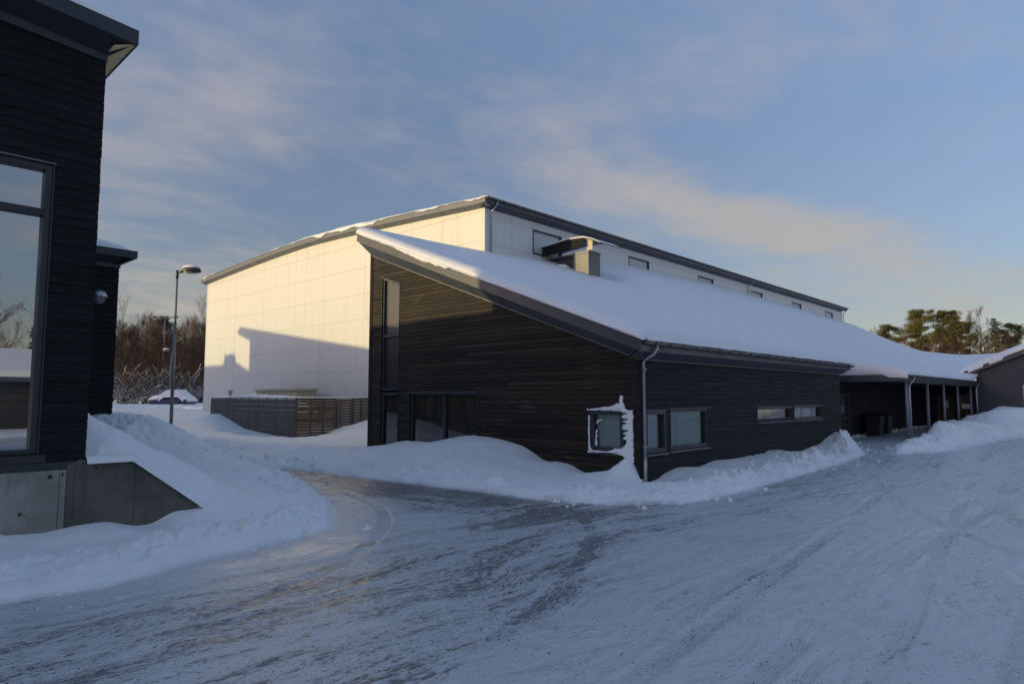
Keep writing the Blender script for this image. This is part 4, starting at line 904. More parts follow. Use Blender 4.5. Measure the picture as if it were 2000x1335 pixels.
# snow plastered around the small gable window
def wall_snow():
    def zc(px, py):  # traced outline, in metres on the wall
        u = 1120+px/6.067; v = 740+py/6.067
        y = 11.03-(u-1148)*(11.03-9.49)/(1243-1148); h = (y)/.98
        return y, 2.2-(v-774)*(.0100+.00032*(y-9.4)*1.0)*1.32
    polys = [[(175,350),(300,342),(480,315),(545,285),(575,280),(585,190),(625,190),(622,262),(632,300),(655,350),(700,372),(738,362),(738,1010),(660,965),(600,905),(450,872),(185,872),(178,850),(240,842),(450,852),(520,822),(590,822),(630,790),(655,730),(612,700),(650,660),(610,640),(680,610),(600,590),(610,540),(660,520),(600,500),(680,478),(600,455),(610,425),(680,410),(595,392),(590,378),(178,368)],
             [(192,420),(214,430),(216,760),(240,845),(192,845)],
             [(262,600),(282,600),(284,795),(250,795)], [(280,480),(345,475),(345,495),(300,510),(285,535),(265,530)]]
    for i, pl in enumerate(polys):
        w = [zc(*p) for p in pl]; ya = [p[0] for p in w]; za = [p[1] for p in w]
        ys = np.linspace(min(ya)-.05, max(ya)+.05, int((max(ya)-min(ya)+.1)/.012)); zs = np.linspace(min(za)-.05, max(za)+.05, int((max(za)-min(za)+.1)/.012))
        Y, Z = np.meshgrid(ys, zs, indexing='ij'); d, ins = poly_dist(Y+.045*fbm(Y/.07, Z/.07, 4, 81), Z+.045*fbm(Y/.07+9, Z/.07, 4, 82), w)
        s = np.where(ins, d, -d); T = .034+.075*np.sqrt(np.clip(s/.08, 0, 1))+.05*fbm(Y/.09, Z/.09, 4, 83)*np.clip(s/.03, 0, 1)
        x0 = GX-(T if i < 2 else T-.10)
        V = np.stack([x0.ravel(), Y.ravel(), Z.ravel()], 1); nz = len(zs)
        a, b2 = np.meshgrid(np.arange(len(ys)-1), np.arange(nz-1), indexing='ij'); a = (a*nz+b2).ravel()
        F = np.stack([a, a+1, a+nz+1, a+nz], 1); F = F[(s.ravel()[F] > -.006).all(1)]
        o = mesh_obj('window_snow', V, F.tolist(), SNOW, None, True)
        so = o.modifiers.new('s', 'SOLIDIFY'); so.thickness = .03; so.offset = -1
        tag(o, ['thick snow plastered above, beside and below the small gable window', 'narrow strip of snow down the left edge of the small gable window', 'sliver of snow standing in the left of the small window frame', 'small tuft of snow on the upper left of the small window pane'][i], 'snow', kind='stuff')
wall_snow()

# ------------------------------------------------------------------ recessed wing, porch, far building
def porch():
    b = empty('entrance_wing', (31.1, 11.2, 0), 'dark recessed entrance wing behind the porch posts at the right', 'building')
    ops = [(37.2, 38.75, .0, 2.32), (41.0, 41.35, 1.15, 1.9), (41.75, 42.1, 1.15, 1.9), (45.7, 46.05, 1.15, 1.9), (46.45, 46.8, 1.15, 1.9), (50.0, 51.6, 0, 2.3)]
    boards('y', 11.2, 31.1, 56.9, .02, lambda a: 3.8, ops, pitch=.16, seed=15).build('wall_cladding', BOARD_F, b)
    m = backing('y', 11.2, 31.1, 56.9, -.3, lambda a: 3.85, ops); m.build('wall', BACK, b)
    window(b, 'y', 11.2, 37.2, 38.75, .0, 2.32, pane=GLASS_DARK, trans=(1.05,), fw=.10, rec=.02, sill=False, head=True, name='entrance_door', label='glazed entrance door with snow blown on its lower half')
    for o in ops[1:5]: window(b, 'y', 11.2, *o, pane=GLASS_DARK, fw=.05, rec=.02)
    w = window(b, 'y', 11.2, 50.0, 51.6, 0, 2.3, pane=GLASS_DARK, mull=(50.8,), fw=.09, sill=False, name='inner_door')
    boards('x', 56.95, 8.05, 11.15, .02, lambda a: 3.1, [(8.25, 9.15, 0, 2.35), (9.45, 10.5, 0, 2.35)], pitch=.16, seed=16).build('end_cladding', BOARD_F, b)
    m = backing('x', 56.95, 8.05, 11.2, -.3, lambda a: 3.2, [(8.25, 9.15, 0, 2.35), (9.45, 10.5, 0, 2.35)], thick=.04); m.build('end_wall', BACK, b)
    window(b, 'x', 56.95, 8.25, 9.15, 0, 2.35, pane=CLEAR, back=CURTAIN, fw=.10, sill=False, name='inner_door', label='brown glazed inner door at the far end of the porch')
    window(b, 'x', 56.95, 9.45, 10.5, 0, 2.35, pane=CLEAR, back=CURTAIN, fw=.10, sill=False, name='inner_door')
    m = MB(); m.box(56.85, 56.90, 9.75, 10.1, 1.4, 1.95); m.build('notice', PAPER, b)
    m = MB(); m.box(56.85, 56.90, 8.4, 8.95, 1.35, 1.7); m.build('notice', PAPER, b)
    p = empty('porch_canopy', (36.7, 8, 0), 'low canopy on steel posts in front of the recessed entrance', 'canopy')
    for k, x in enumerate((36.75, 41.2, 45.4, 49.6, 54.2)):
        m = MB(); m.tube([(x, 8.0, -.1), (x, 8.0, 2.95)], .075, 14); m.build('post', POST, p, True)
        if k == 0:
            for z in (1.0, 1.85): MB().tube([(x, 8.0, z), (x, 8.0, z+.03)], .085, 12).build('pipe_clip', GUTTER, p)
    m = MB(); m.box(36.6, 57, 7.92, 8.08, 2.90, 3.08); m.build('beam', FASCIA, p)
    m = MB(); m.box(36.62, 57, 7.86, 11.15, 3.10, 3.22); m.build('roof', FASCIA, p)
    m = MB(); m.box(36.55, 36.60, 7.86, 11.2, 2.96, 3.30); m.box(36.60, 57, 7.82, 7.85, 3.0, 3.28); m.build('fascia', FASCIA, p)
    m = MB(); m.box(36.66, 57, 8.1, 11.15, 2.94, 2.98); m.build('ceiling', BOARD_F, p)
    gutter('y', (36.6, 7.74, 3.27), (57, 7.74, 3.27)).build('gutter', GUT_D, p, extra=(hooks((36.6, 7.74, 3.27), (57, 7.74, 3.27), step=.8), BACK))
    MB().tube([(37.15, 7.74, 3.2), (37.15, 7.76, 3.02), (36.98, 7.88, 2.85), (36.86, 7.9, 2.7), (36.86, 7.9, 0)], .045, 10).build('downpipe', GUTTER, p, True)
    MB().tube([(56.2, 7.74, 3.2), (56.2, 7.8, 3.0), (56.0, 7.92, 2.8), (56.0, 7.92, 0)], .045, 8).build('downpipe', GUTTER, p, True)
    # snow lying against the canopy end and on its ledge
    ys = np.linspace(7.86, 12.6, 60); vs = []; fs = []; n = 8
    for y in ys:
        zt = float(roofsnow_z(np.array(36.62), np.array(max(y, 7.95))))+.01; hang = .02 if y > 9.1 else .30*sstep(9.3, 8.6, y)
        for k in range(n): t = k/(n-1); vs.append((36.62-.08*math.sin(t*math.pi)-.02, y, zt*(1-t)+(3.31-hang)*t))
    for i in range(len(ys)-1):
        for k in range(n-1): a = i*n+k; fs.append((a, a+1, a+n+1, a+n))
    o = mesh_obj('canopy_snow', vs, fs, SNOWROOF, None, True); tag(o, 'snow banked down the near end of the porch canopy', 'snow', kind='stuff')
    for k, (x, y) in enumerate(((41.0, 10.55), (42.3, 10.45))):
        w = empty('wheelie_bin', (x, y, .02), ['dark wheeled bin nearer the entrance door, under the porch', 'dark wheeled bin farther from the entrance door, under the porch'][k], 'bin', 'wheeled bins by the entrance')
        m = MB(); m.add([(x-.36, y-.3, .1), (x+.36, y-.3, .1), (x+.36, y+.3, .1), (x-.36, y+.3, .1), (x-.5, y-.4, 1.15), (x+.5, y-.4, 1.15), (x+.5, y+.42, 1.15), (x-.5, y+.42, 1.15)],
              [(0,3,2,1),(4,5,6,7),(0,1,5,4),(1,2,6,5),(2,3,7,6),(3,0,4,7)]); m.build('body', BLACKP, w, bevel=.03)
        m = MB(); m.add([(x-.54, y-.45, 1.17), (x+.54, y-.45, 1.17), (x+.54, y+.46, 1.22), (x-.54, y+.46, 1.22), (x-.45, y-.36, 1.23), (x+.45, y-.36, 1.23), (x+.45, y+.4, 1.30), (x-.45, y+.4, 1.30)],
              [(0,3,2,1),(4,5,6,7),(0,1,5,4),(1,2,6,5),(2,3,7,6),(3,0,4,7)]); m.build('lid', BLACKP, w, bevel=.02)
        for s in (-.38, .38): MB().tube([(x+s-.03, y+.3, .12), (x+s+.03, y+.3, .12)], .1, 12).build('wheel', TYRE, w)
        MB().tube([(x-.4, y+.5, 1.1), (x+.4, y+.5, 1.1)], .018, 6).build('handle', BLACKP, w)
porch()
def far_building():
    b = empty('grey_building', (57, 8, 0), 'grey panelled building at the far right with a snow edged roof rising to the right', 'building')
    rt = lambda y: 4.05+.42*(8-y)
    m = MB()
    for z0, z1 in ((0, 1.0), (1.0, 2.0), (2.0, 3.0), (3.0, 4.0), (4.0, 5.0), (5.0, 6.0), (6, 7), (7, 8), (8, 9), (9, 10)):
        y_end = 8.0 if rt(8.0) > z1 else 8-(z1-4.05)/.42
        y0_ = min(8.0, 8-(max(z0, 4.05)-4.05)/.42)
        P = [(-8, z0+.006), (y0_, z0+.006), (min(y_end, 8.0), z1-.006), (-8, z1-.006)]
        wpoly(m, 'x', 57, P, .03, 0)
    m.build('wall_panels', GREYW, b)
    m = MB(); wpoly(m, 'x', 57, [(-8, -.3), (8.0, -.3), (8.0, rt(8)), (-8, rt(-8))], -.001, -.3); m.box(57.3, 75, 7.8, 8, 0, 3.9); m.build('wall', BACK, b)
    m = MB(); m.prism([(56.55, 8.5, rt(8.5)-.05), (56.55, -8.5, rt(-8.5)-.05), (56.55, -8.5, rt(-8.5)+.22), (56.55, 8.5, rt(8.5)+.22)], (20, 0, 0)); roof = m.build('roof', FASCIA, b)
    m = MB(); m.prism([(56.5, 8.55, rt(8.5)-.14), (56.5, -8.6, rt(-8.5)-.14), (56.5, -8.6, rt(-8.5)+.0), (56.5, 8.55, rt(8.5)+.0)], (.045, 0, 0)); m.build('fascia', FRAME, roof)
    m = MB(); wbox(m, 'x', 57, 4.0, 5.4, .03, .09, 2.9, 3.0); wbox(m, 'x', 57, 5.28, 5.38, .03, .09, 0, 2.9); d = m.build('door_frame', OFFW, b)
    m = MB(); wbox(m, 'x', 57, 3.9, 5.28, .031, .05, 0, 2.9); m.build('door', FRAME, b)
    ys = np.concatenate([np.linspace(-8.4, 4, 40), np.linspace(4.1, 9.2, 60)]); xs = np.concatenate([np.linspace(56.5, 57.4, 14), np.linspace(57.6, 76, 40)])
    def zf(X, Y):
        q = np.sqrt(np.clip(1-(1-np.clip((X-56.5)/.5, 0, 1))**2, 0, 1)); base = 4.05+.42*(8-Y)+.24
        z = base+(.40+.06*fbm(X, Y))*q; v = roofsnow_z(X, np.clip(Y, 7.9, 30))
        return np.where(Y > 7.6, np.maximum(z, np.minimum(v+.02, z+.4))-.25*sstep(8.4, 9.2, Y), z)
    tag(grid('roof_snow', xs, ys, zf, SNOWROOF), 'snow on the rising roof of the grey building at the far right', 'snow', kind='stuff')
    # snow clinging to the fascia face in patches
    vs = []; fs = []; yy = np.linspace(4.0, 8.5, 200); n = 8
    for y in yy:
        nn = float(fbm(np.array(y/.8), np.array(4.4), 3, 91)); h = .22 if (6.35 < y < 8.4 and not 7.15 < y < 7.5) else .06+.05*nn
        for k in range(n): t = k/(n-1); vs.append((56.49-.03*math.sin(t*math.pi), y, rt(y)+.25-h*t-.02*nn))
    for i in range(len(yy)-1):
        for k in range(n-1): a = i*n+k; fs.append((a, a+1, a+n+1, a+n))
    tag(mesh_obj('fascia_snow', vs, fs, SNOW, None, True), 'snow clinging to the roof edge of the grey building', 'snow', kind='stuff')
far_building()

# ------------------------------------------------------------------ slatted enclosure and what stands in it
def enclosure():
    f = empty('slatted_enclosure', (17.1, 30.9, 0), 'weathered brown slatted timber enclosure against the white hall', 'fence')
    rnd = random.Random(5)
    m = MB(); z = 0
    while z < 2.05: m.box(17.06, 17.085, 30.92, 41.0, z, z+.088+rnd.uniform(-.003, .003)); z += .095
    z = .04
    while z < 2.05: m.box(17.16, 17.18, 31, 41.0, z, z+.09); z += .15
    for y in np.arange(31.0, 41.2, 1.02): m.box(17.087, 17.157, y-.03, y+.03, 0, 2.1)
    m.build('slat_panel', FENCE_G, f)
    m = MB(); z = .0
    while z < 2.05:
        k = int(z/.145); m.box(17.06, 19.36, 30.86, 30.885, z, z+.122+rnd.uniform(-.004, .004)); m.box(20.38, 21.6, 30.86, 30.885, z, z+.118+rnd.uniform(-.004, .004)); z += .145
    for x in (17.10, 17.9, 18.62, 19.30, 20.44, 20.95, 21.55): m.box(x-.04, x+.04, 30.887, 30.96, 0, 2.1)
    for z in (.95, 1.55): m.box(17.14, 19.3, 30.90, 30.95, z, z+.09)
    m.build('slat_panel', FENCE_B, f)
    g = MB(); z = .06
    while z < 2.0: g.box(19.42, 20.34, 30.86, 30.885, z, z+.12); z += .145
    for x in (19.45, 19.66, 20.30): g.box(x-.035, x+.035, 30.887, 30.95, .05, 2.05)
    gg = g.build('gate', FENCE_B, f); m = MB(); m.box(19.52, 19.56, 30.82, 30.86, 1.0, 1.35); m.build('handle', LAMPM, gg)
    m = MB(); m.box(17.03, 17.2, 30.84, 41.05, 2.10, 2.14); m.box(17.2, 21.62, 30.84, 31.0, 2.10, 2.14); m.build('top_rail', BACK, f)
    xs = np.linspace(17.0, 17.6, 14); ys = np.linspace(30.8, 41.1, 240)
    def zf(X, Y): q = np.sqrt(np.clip(1-((X-17.25)/.27)**2, 0, 1)); return 2.135+q*(.09+.07*fbm(Y/.6, X/.6, 3, 95)+.10*np.exp(-((Y-35.5)/2.4)**2))*sstep(30.8, 31.1, Y)
    tag(grid('fence_snow', xs, ys, zf, SNOW, lambda x, y: (x > 17.0) & (x < 17.5)), 'lumpy snow along the top of the left side of the slatted enclosure', 'snow', kind='stuff')
    xs = np.linspace(17.1, 21.62, 90); ys = np.linspace(30.82, 31.06, 8)
    def zf(X, Y): return 2.138+.05*np.sqrt(np.clip(1-((Y-30.94)/.12)**2, 0, 1))+.02*fbm(X/.5, Y)
    tag(grid('fence_snow', xs, ys, zf, SNOW), 'thin strip of snow along the top of the gated side of the enclosure', 'snow', kind='stuff')
    u = empty('service_cabinet', (20, 38, 0), 'beige ribbed service cabinet rising behind the slatted enclosure', 'cabinet')
    m = MB(); m.box(19.6, 20.9, 35.5, 40.5, 0, 2.56)
    for y in np.arange(36.2, 40.4, .85): m.box(19.57, 19.6, y, y+.1, .2, 2.5)
    m.build('body', BEIGE, u); m = MB(); m.box(19.5, 21.0, 35.4, 40.6, 2.56, 2.68); m.build('top', BEIGE, u)
    xs = np.linspace(18.2, 19.6, 20); ys = np.linspace(33, 41, 80)
    def zf(X, Y): return 1.3+.98*np.exp(-((X-19.3)/.8)**2)*np.exp(-(np.abs(Y-37.5)/3.6)**4)+.1*fbm(Y/.9, X/.9, 3, 97)
    tag(grid('cabinet_snow', xs, ys, zf, SNOW), 'snow drift heaped against the beige cabinet inside the enclosure', 'snow', kind='stuff')
    v = empty('vent_pipe', (20.2, 45.6, 0), 'small grey green vent pipe with a snow cap by the hall end wall', 'pipe')
    MB().tube([(20.2, 45.6, 0), (20.2, 45.6, 2.55)], .11, 12).build('pipe', BEIGE, v, True); MB().lathe([(.2, 0), (.2, .05), (.12, .12), (.03, .15)], (20.2, 45.6, 2.55), 14).build('cowl', BEIGE, v, True)
enclosure()

# ------------------------------------------------------------------ lamps
def street_lamp():
    l = empty('street_lamp', (0, 0, 0), 'near street lamp with a snow topped oval head, standing behind the left snow pile', 'street lamp', 'street lamps of the drive')
    MB().tube([(0, 0, -.4), (0, 0, 4.4)], [.072, .058], 14).build('lower_pole', LAMPM, l, True)
    MB().tube([(0, 0, 4.4), (0, 0, 4.45), (0, 0, 6.35)], [.058, .042, .036], 12).build('upper_pole', LAMPM, l, True)
    MB().tube([(0, 0, 6.20), (0, 0, 6.52)], .055, 12).build('collar', LAMPD, l, True)
    MB().tube([(0, 0, 6.44), (.16, 0, 6.46), (.24, 0, 6.47)], [.05, .05, .06], 10).build('bracket', LAMPD, l, True)
    h = MB(); h.lathe([(.32, 0), (.38, .03), (.40, .06), (.37, .13), (.28, .22), (.12, .28), (.02, .29)], (.58, 0, 6.42), 28, 1, .62); hd = h.build('lamp_head', LAMPD, l, True)
    g = MB(); g.lathe([(.02, -.035), (.2, -.028), (.36, -.002)], (.58, 0, 6.42), 24, 1, .62); g.build('lens', LAMPG, hd, True)
    return l
SL = street_lamp(); SL.location = (10.0, 27.8, .75); SL.rotation_euler.z = math.radians(-50)
l2 = copy_tree(SL); l2.location = (28.6, 80.3, 1.0); l2.rotation_euler.z = math.radians(140); l2['label'] = 'distant street lamp seen just behind the pole of the near one'
def cap(loc, rz):
    m = MB(); m.lathe([(.36, 0), (.35, .03), (.27, .09), (.15, .13), (.02, .145)], (.56, 0, 0), 24, 1, .62); o = m.build('lamp_snow', SNOW, None, True); o.location = (loc[0], loc[1], loc[2]+6.60); o.rotation_euler.z = rz
    return o
tag(cap(SL.location, SL.rotation_euler.z), 'cap of snow on the head of the near street lamp', 'snow', kind='stuff')
tag(cap(l2.location, l2.rotation_euler.z), 'cap of snow on the head of the distant street lamp', 'snow', kind='stuff')
def mast():
    x, y = 34.6, 100; z = 1.4; m_ = empty('floodlight_mast', (x, y, z), 'slim floodlight mast with a crossbar rising above the left woods', 'floodlight mast')
    MB().tube([(x, y, z), (x, y, 13.4)], [.14, .08], 10).build('pole', LAMPM, m_, True)
    d = Vector((math.sin(YAW), -math.cos(YAW), 0)); c = Vector((x, y, 13.45))
    MB().tube([c-d*1.7, c+d*1.7], .07, 8).build('crossbar', LAMPM, m_)
    for s in (-1.6, -.6, 1.5):
        q = c+d*s; w = MB(); w.box(q.x-.28, q.x+.28, q.y-.28, q.y+.28, q.z-.02, q.z+.2); w.build('floodlight', HFASCIA, m_)
mast()

# ------------------------------------------------------------------ parked car and hut far left
def car():
    c = empty('parked_car', (0, 0, 0), 'blue car buried under deep snow at the edge of the left woods', 'car')
    prof = [(-2.2, .35), (-2.25, .62), (-2.1, .84), (-1.2, .93), (1.9, .95), (2.15, .85), (2.2, .4)]
    m = MB(); m.prism([(x, -.86, z) for x, z in prof], (0, 1.72, 0)); m.build('body', CARB, c, bevel=.08)
    m = MB(); lo = [(-1.15, .93), (1.75, .95)]; m.add([(-1.2,-.8,.92),(1.8,-.8,.95),(1.8,.8,.95),(-1.2,.8,.92),(-.45,-.62,1.44),(1.15,-.62,1.46),(1.15,.62,1.46),(-.45,.62,1.44)],
        [(0,3,2,1),(4,5,6,7),(0,1,5,4),(1,2,6,5),(2,3,7,6),(3,0,4,7)]); m.build('windows', GLASS_DARK, c, bevel=.05)
    m = MB(); m.box(-.5, 1.2, -.64, .64, 1.445, 1.49); m.build('roof', CARB, c, bevel=.02)
    for x in (-1.4, 1.35):
        for y in (-.8, .8):
            w = MB().tube([(x, y-.1, .32), (x, y+.1, .32)], .32, 18).build('wheel', TYRE, c)
            MB().tube([(x, y-.11, .32), (x, y+.11, .32)], .18, 12).build('rim', LAMPM, w)
    for y in (-.6, .6): m = MB(); m.box(-2.27, -2.2, y-.18, y+.18, .62, .75); m.build('headlight', LAMPG, c)
    c.location = (27.6, 76.5, .98); c.rotation_euler.z = math.radians(-52)
    xs = np.linspace(-2.3, 2.3, 60); ys = np.linspace(-.98, .98, 26)
    def zf(X, Y):
        b = np.interp(X, [-2.3, -2.15, -1.2, -.45, 1.15, 1.8, 2.15, 2.3], [.70, .86, .94, 1.47, 1.49, .98, .88, .72]); q = np.sqrt(np.clip(1-(Y/.98)**4, 0, 1))*np.sqrt(np.clip(1-(X/2.3)**6, 0, 1))
        return b*(1-.0*Y)+.52*q-.32*(1-q)*(b > 1)+.03*fbm(X, Y)
    o = grid('car_snow', xs, ys, zf, SNOW); o.location = c.location; o.rotation_euler.z = c.rotation_euler.z; tag(o, 'deep snow covering the parked blue car', 'snow', kind='stuff')
car()
def hut():
    h = empty('small_hut', (40.6, 100, 1.3), 'tiny dark hut with a snowy roof beside the left corner of the hall', 'hut')
    m = MB(); m.box(39.4, 42.4, 99, 102, 1.0, 3.0); m.build('wall', BOARD_F, h)
    m = MB(); m.box(39.1, 42.7, 98.7, 102.3, 3.0, 3.1); m.build('roof', FASCIA, h)
    m = MB(); m.box(39.15, 42.65, 98.75, 102.25, 3.1, 3.55); tag(m.build('hut_snow', SNOW, None, loc=(41, 100, 3.2), bevel=.15), 'block of snow on the roof of the tiny hut', 'snow', kind='stuff')
hut()

# ------------------------------------------------------------------ trees
def branch(mb, tw, p, d, L, r, depth, rnd, up=.25, spread=.6, nt=3, snow=None, side=4):
    n = 4; pts = [p.copy()]; dd = d.copy()
    for i in range(n):
        dd = (dd+Vector((rnd.uniform(-1, 1), rnd.uniform(-1, 1), rnd.uniform(-.6, 1)*1))*.16+Vector((0, 0, up*.15))).normalized(); pts.append(pts[-1]+dd*L/n)
    mb.tube([tuple(q) for q in pts], [r*(1-.45*i/n) for i in range(n+1)], side if depth > 1 else 3, False)
    if snow is not None and abs(dd.z) < .75: snow.tube([tuple(q+Vector((0, 0, r*.9))) for q in pts], [max(r*.9, .025)*(1-.3*i/n) for i in range(n+1)], 3, False)
    if depth == 0:
        for k in range(nt):
            q = pts[rnd.randint(1, n)]; e = (dd+Vector((rnd.uniform(-1, 1), rnd.uniform(-1, 1), rnd.uniform(-.7, 1)))*.8).normalized()*rnd.uniform(.35, .9)*max(L, .6)
            w = e.orthogonal().normalized()*.012; tw.add([tuple(q-w), tuple(q+w), tuple(q+e)], [(0, 1, 2)])
        return
    for k in range(rnd.randint(3, 4) if depth > 1 else rnd.randint(3, 5)):
        t = rnd.uniform(.3, 1); q = pts[min(n, int(t*n)+(1 if rnd.random() > .5 else 0))]
        v = Vector((rnd.uniform(-1, 1), rnd.uniform(-1, 1), rnd.uniform(-.2, 1))).normalized()
        branch(mb, tw, q, (dd+v*spread*1.3).normalized(), L*rnd.uniform(.55, .8), r*.55*(1-.3*t)+.004, depth-1, rnd, up, spread, nt, snow, side)
def bare_tree(name, label, h, seed, twm, depth=4, nt=7, up=.3, spread=.55):
    rnd = random.Random(seed); t = empty(name, (0, 0, 0), label, 'tree'); mb = MB(); tw = MB(); tr = MB()
    pts = [Vector((0, 0, -.5))]; 
    for i in range(7): pts.append(pts[-1]+Vector((rnd.uniform(-.22, .22), rnd.uniform(-.22, .22), (h*.8+.5)/7)))
    R = h*.0115+.03; rad = [R*(1-.8*i/7) for i in range(8)]; tr.tube([tuple(q) for q in pts], rad, 7, False); tr.build('trunk', BARK, t, True)
    for i in range(2, 8):
        for k in range(3 if i < 7 else 4):
            a = rnd.uniform(0, 6.28); v = Vector((math.cos(a), math.sin(a), rnd.uniform(.25, 1.0))).normalized() if i < 7 else Vector((math.cos(a)*.4, math.sin(a)*.4, 1)).normalized()
            branch(mb, tw, pts[i], v, h*rnd.uniform(.16, .27)*(1.15-.07*i), rad[i]*.5, depth-2, rnd, up, spread, nt)
    mb.add(tw.v, tw.f); mb.build('crown', twm, t); return t
def snowy_bush(seed, h):
    rnd = random.Random(seed); t = empty('snow_laden_bush', (0, 0, 0), 'bush', 'bush'); mb = MB(); tw = MB(); sn = MB()
    for k in range(11):
        a = rnd.uniform(0, 6.28); v = Vector((math.cos(a)*.9, math.sin(a)*.9, rnd.uniform(.5, 1.2))).normalized()
        branch(mb, tw, Vector((rnd.uniform(-.4, .4), rnd.uniform(-.4, .4), 0)), v, h*rnd.uniform(.4, .75), .06, 2, rnd, -.15, .5, 5, sn)
    mb.add(tw.v, tw.f); mb.build('branches', TWIG, t); sn.build('snow_on_branches', SNOW, t); return t
def clump(mb, c, rx, rz, n, rnd, s=.22):
    for k in range(n):
        v = Vector((rnd.gauss(0, 1), rnd.gauss(0, 1), rnd.gauss(0, 1))).normalized()*rnd.random()**.4
        p = c+Vector((v.x*rx, v.y*rx, v.z*rz)); a = Vector((rnd.uniform(-1, 1), rnd.uniform(-1, 1), rnd.uniform(-.3, 1))).normalized()*s*rnd.uniform(.7, 1.4); w = a.orthogonal().normalized()*s*.22
        mb.add([tuple(p-w), tuple(p+w), tuple(p+a+w*.3), tuple(p+a-w*.3)], [(0, 1, 2, 3)])
def pine(label, h, seed, needle=NEEDLE, dens=1.0, lo=.35, wide=1.0):
    rnd = random.Random(seed); t = empty('pine_tree', (0, 0, 0), label, 'tree'); tr = MB(); nd = MB(); br = MB()
    pts = [Vector((0, 0, -.5))]
    for i in range(8): pts.append(pts[-1]+Vector((rnd.uniform(-.25, .25), rnd.uniform(-.25, .25), (h+.3)/8)))
    tr.tube([tuple(q) for q in pts], [.24*(1-.85*i/8) for i in range(9)], 8, False); tr.build('trunk', BARKP, t, True)
    for k in range(int(44*dens)):
        f = lo+(1-lo)*((k+rnd.random())/(44*dens)); z = f*h; i = min(7, int(f*8)); p = pts[i].lerp(pts[i+1], f*8-i); prof = math.sin(math.pi*min(1, ((1-f)/(1-lo))*.75+.18))
        L = h*.22*wide*(.35+.75*prof)*rnd.uniform(.6, 1.15); a = rnd.uniform(0, 6.28); d = Vector((math.cos(a), math.sin(a), rnd.uniform(.0, .45))).normalized()
        q = p+d*L; br.tube([tuple(p), tuple(p+d*L*.5+Vector((0, 0, .1))), tuple(q)], [.06, .04, .02], 4, False)
        for c in range(3 if L > 1.2 else 2):
            cc = p+d*L*(.55+.22*c)+Vector((rnd.uniform(-.5, .5), rnd.uniform(-.5, .5), rnd.uniform(-.1, .35))); clump(nd, cc, L*.20+.42, L*.15+.36, int(70*dens), rnd, .30)
    clump(nd, pts[-1], .8, .5, 90, rnd, .3)
    o = nd.build('crown', needle, t); br.build('limbs', BARKP, t); return t
def spruce(label, h, seed):
    rnd = random.Random(seed); t = empty('spruce_tree', (0, 0, 0), label, 'tree'); tr = MB(); nd = MB(); sn = MB()
    tr.tube([(0, 0, -.5), (0, 0, h)], [.16, .02], 6, False); tr.build('trunk', BARK, t)
    z = .6
    while z < h-.1:
        R = (h-z)*.27+.12
        for k in range(9):
            a = rnd.uniform(0, 6.28); L = R*rnd.uniform(.6, 1.1)
            for s in (.35, .65, .95): clump(nd, Vector((math.cos(a)*L*s, math.sin(a)*L*s, z-L*s*.35+.1)), .16+.10*L, .13, 16, rnd, .26)
            if rnd.random() < .22: sn.lathe([(.20, 0), (.17, .08), (.02, .13)], (math.cos(a)*L*.8, math.sin(a)*L*.8, z-L*.25+.05), 8)
        z += h*.045
    nd.build('crown', NEEDLED, t); sn.build('snow_tufts', SNOW, t, True); return t
def put(o, x, y, rz=0, s=1, label=None, group=None, dz=0, sz=None):
    o.location = (x, y, float(ground_z(np.array([float(x)]), np.array([float(y)]))[0])-.1+dz); o.rotation_euler.z = rz; o.scale = (s, s, sz or s)
    if label: o['label'] = label
    if group: o['group'] = group
    return o
rt_ = random.Random(99)
# woods at the left, beyond the parked car
protoL = [bare_tree('bare_tree', 'bare tree', 12, 21+k, TWIG, 4, 8) for k in range(4)]
usedL = [0]*4
lab = ['tall russet bare tree in the left woods', 'leafless brown tree crowded in the left woods', 'bare tree with a broad crown in the left woods', 'slim bare tree at the back of the left woods']
k = 0
for row, (Y, zs) in enumerate(((96, .82), (106, .93), (118, 1.04), (132, 1.14))):
    for r in np.linspace(.262, .43, 12):
        kk = k % 4; o = protoL[kk] if not usedL[kk] else copy_tree(protoL[kk]); usedL[kk] = 1
        y = Y+rt_.uniform(-4, 4); x = (r+rt_.uniform(-.006, .006))*y
        put(o, x, y, rt_.uniform(0, 6.28), zs*rt_.uniform(.86, 1.05), 'leafless brown tree standing among its like in the woods at the left', 'bare trees of the left woods'); k += 1
def far_woods():
    rnd = random.Random(3); mb = MB()
    for k in range(26000):
        y = rnd.uniform(120, 152); x = y*rnd.uniform(.235, .46); top = 9.5+4.0*float(vnoise(np.array(x/3.1), np.array(y/9.), 5)); z = 1+top*rnd.random()**.85
        d = Vector((rnd.uniform(-1, 1), rnd.uniform(-1, 1), rnd.uniform(-.1, 1.6))).normalized()*rnd.uniform(.6, 1.9); w = d.orthogonal().normalized()*rnd.uniform(.02, .06); p = Vector((x, y, z))
        mb.add([tuple(p-w), tuple(p+w), tuple(p+d)], [(0, 1, 2)])
    tag(mesh_obj('far_woods', mb.v, mb.f, TWIG), 'dense brown mass of the woods behind the front rows of bare trees', 'woods', kind='stuff')
far_woods()
b1 = bare_tree('birch_tree', 'fine twigged birch rising above the woods at the corner of the white hall', 17, 77, TWIGP, 4, 6, .1, .7); put(b1, 46.5, 115, 1.0, 1)
b2 = bare_tree('bare_tree', 'tall bare tree topping the woods beside the low black wing', 13.6, 78, TWIGP, 4, 7); put(b2, 29.0, 100, .4, 1)
p0 = pine('small dark pine showing above the left woods beside the lamp pole', 15.2, 31, NEEDLED, .8, .5, .6); put(p0, 43.3, 125, 0, .93)
bp = [snowy_bush(51+k, 5.0) for k in range(3)]
k = 0
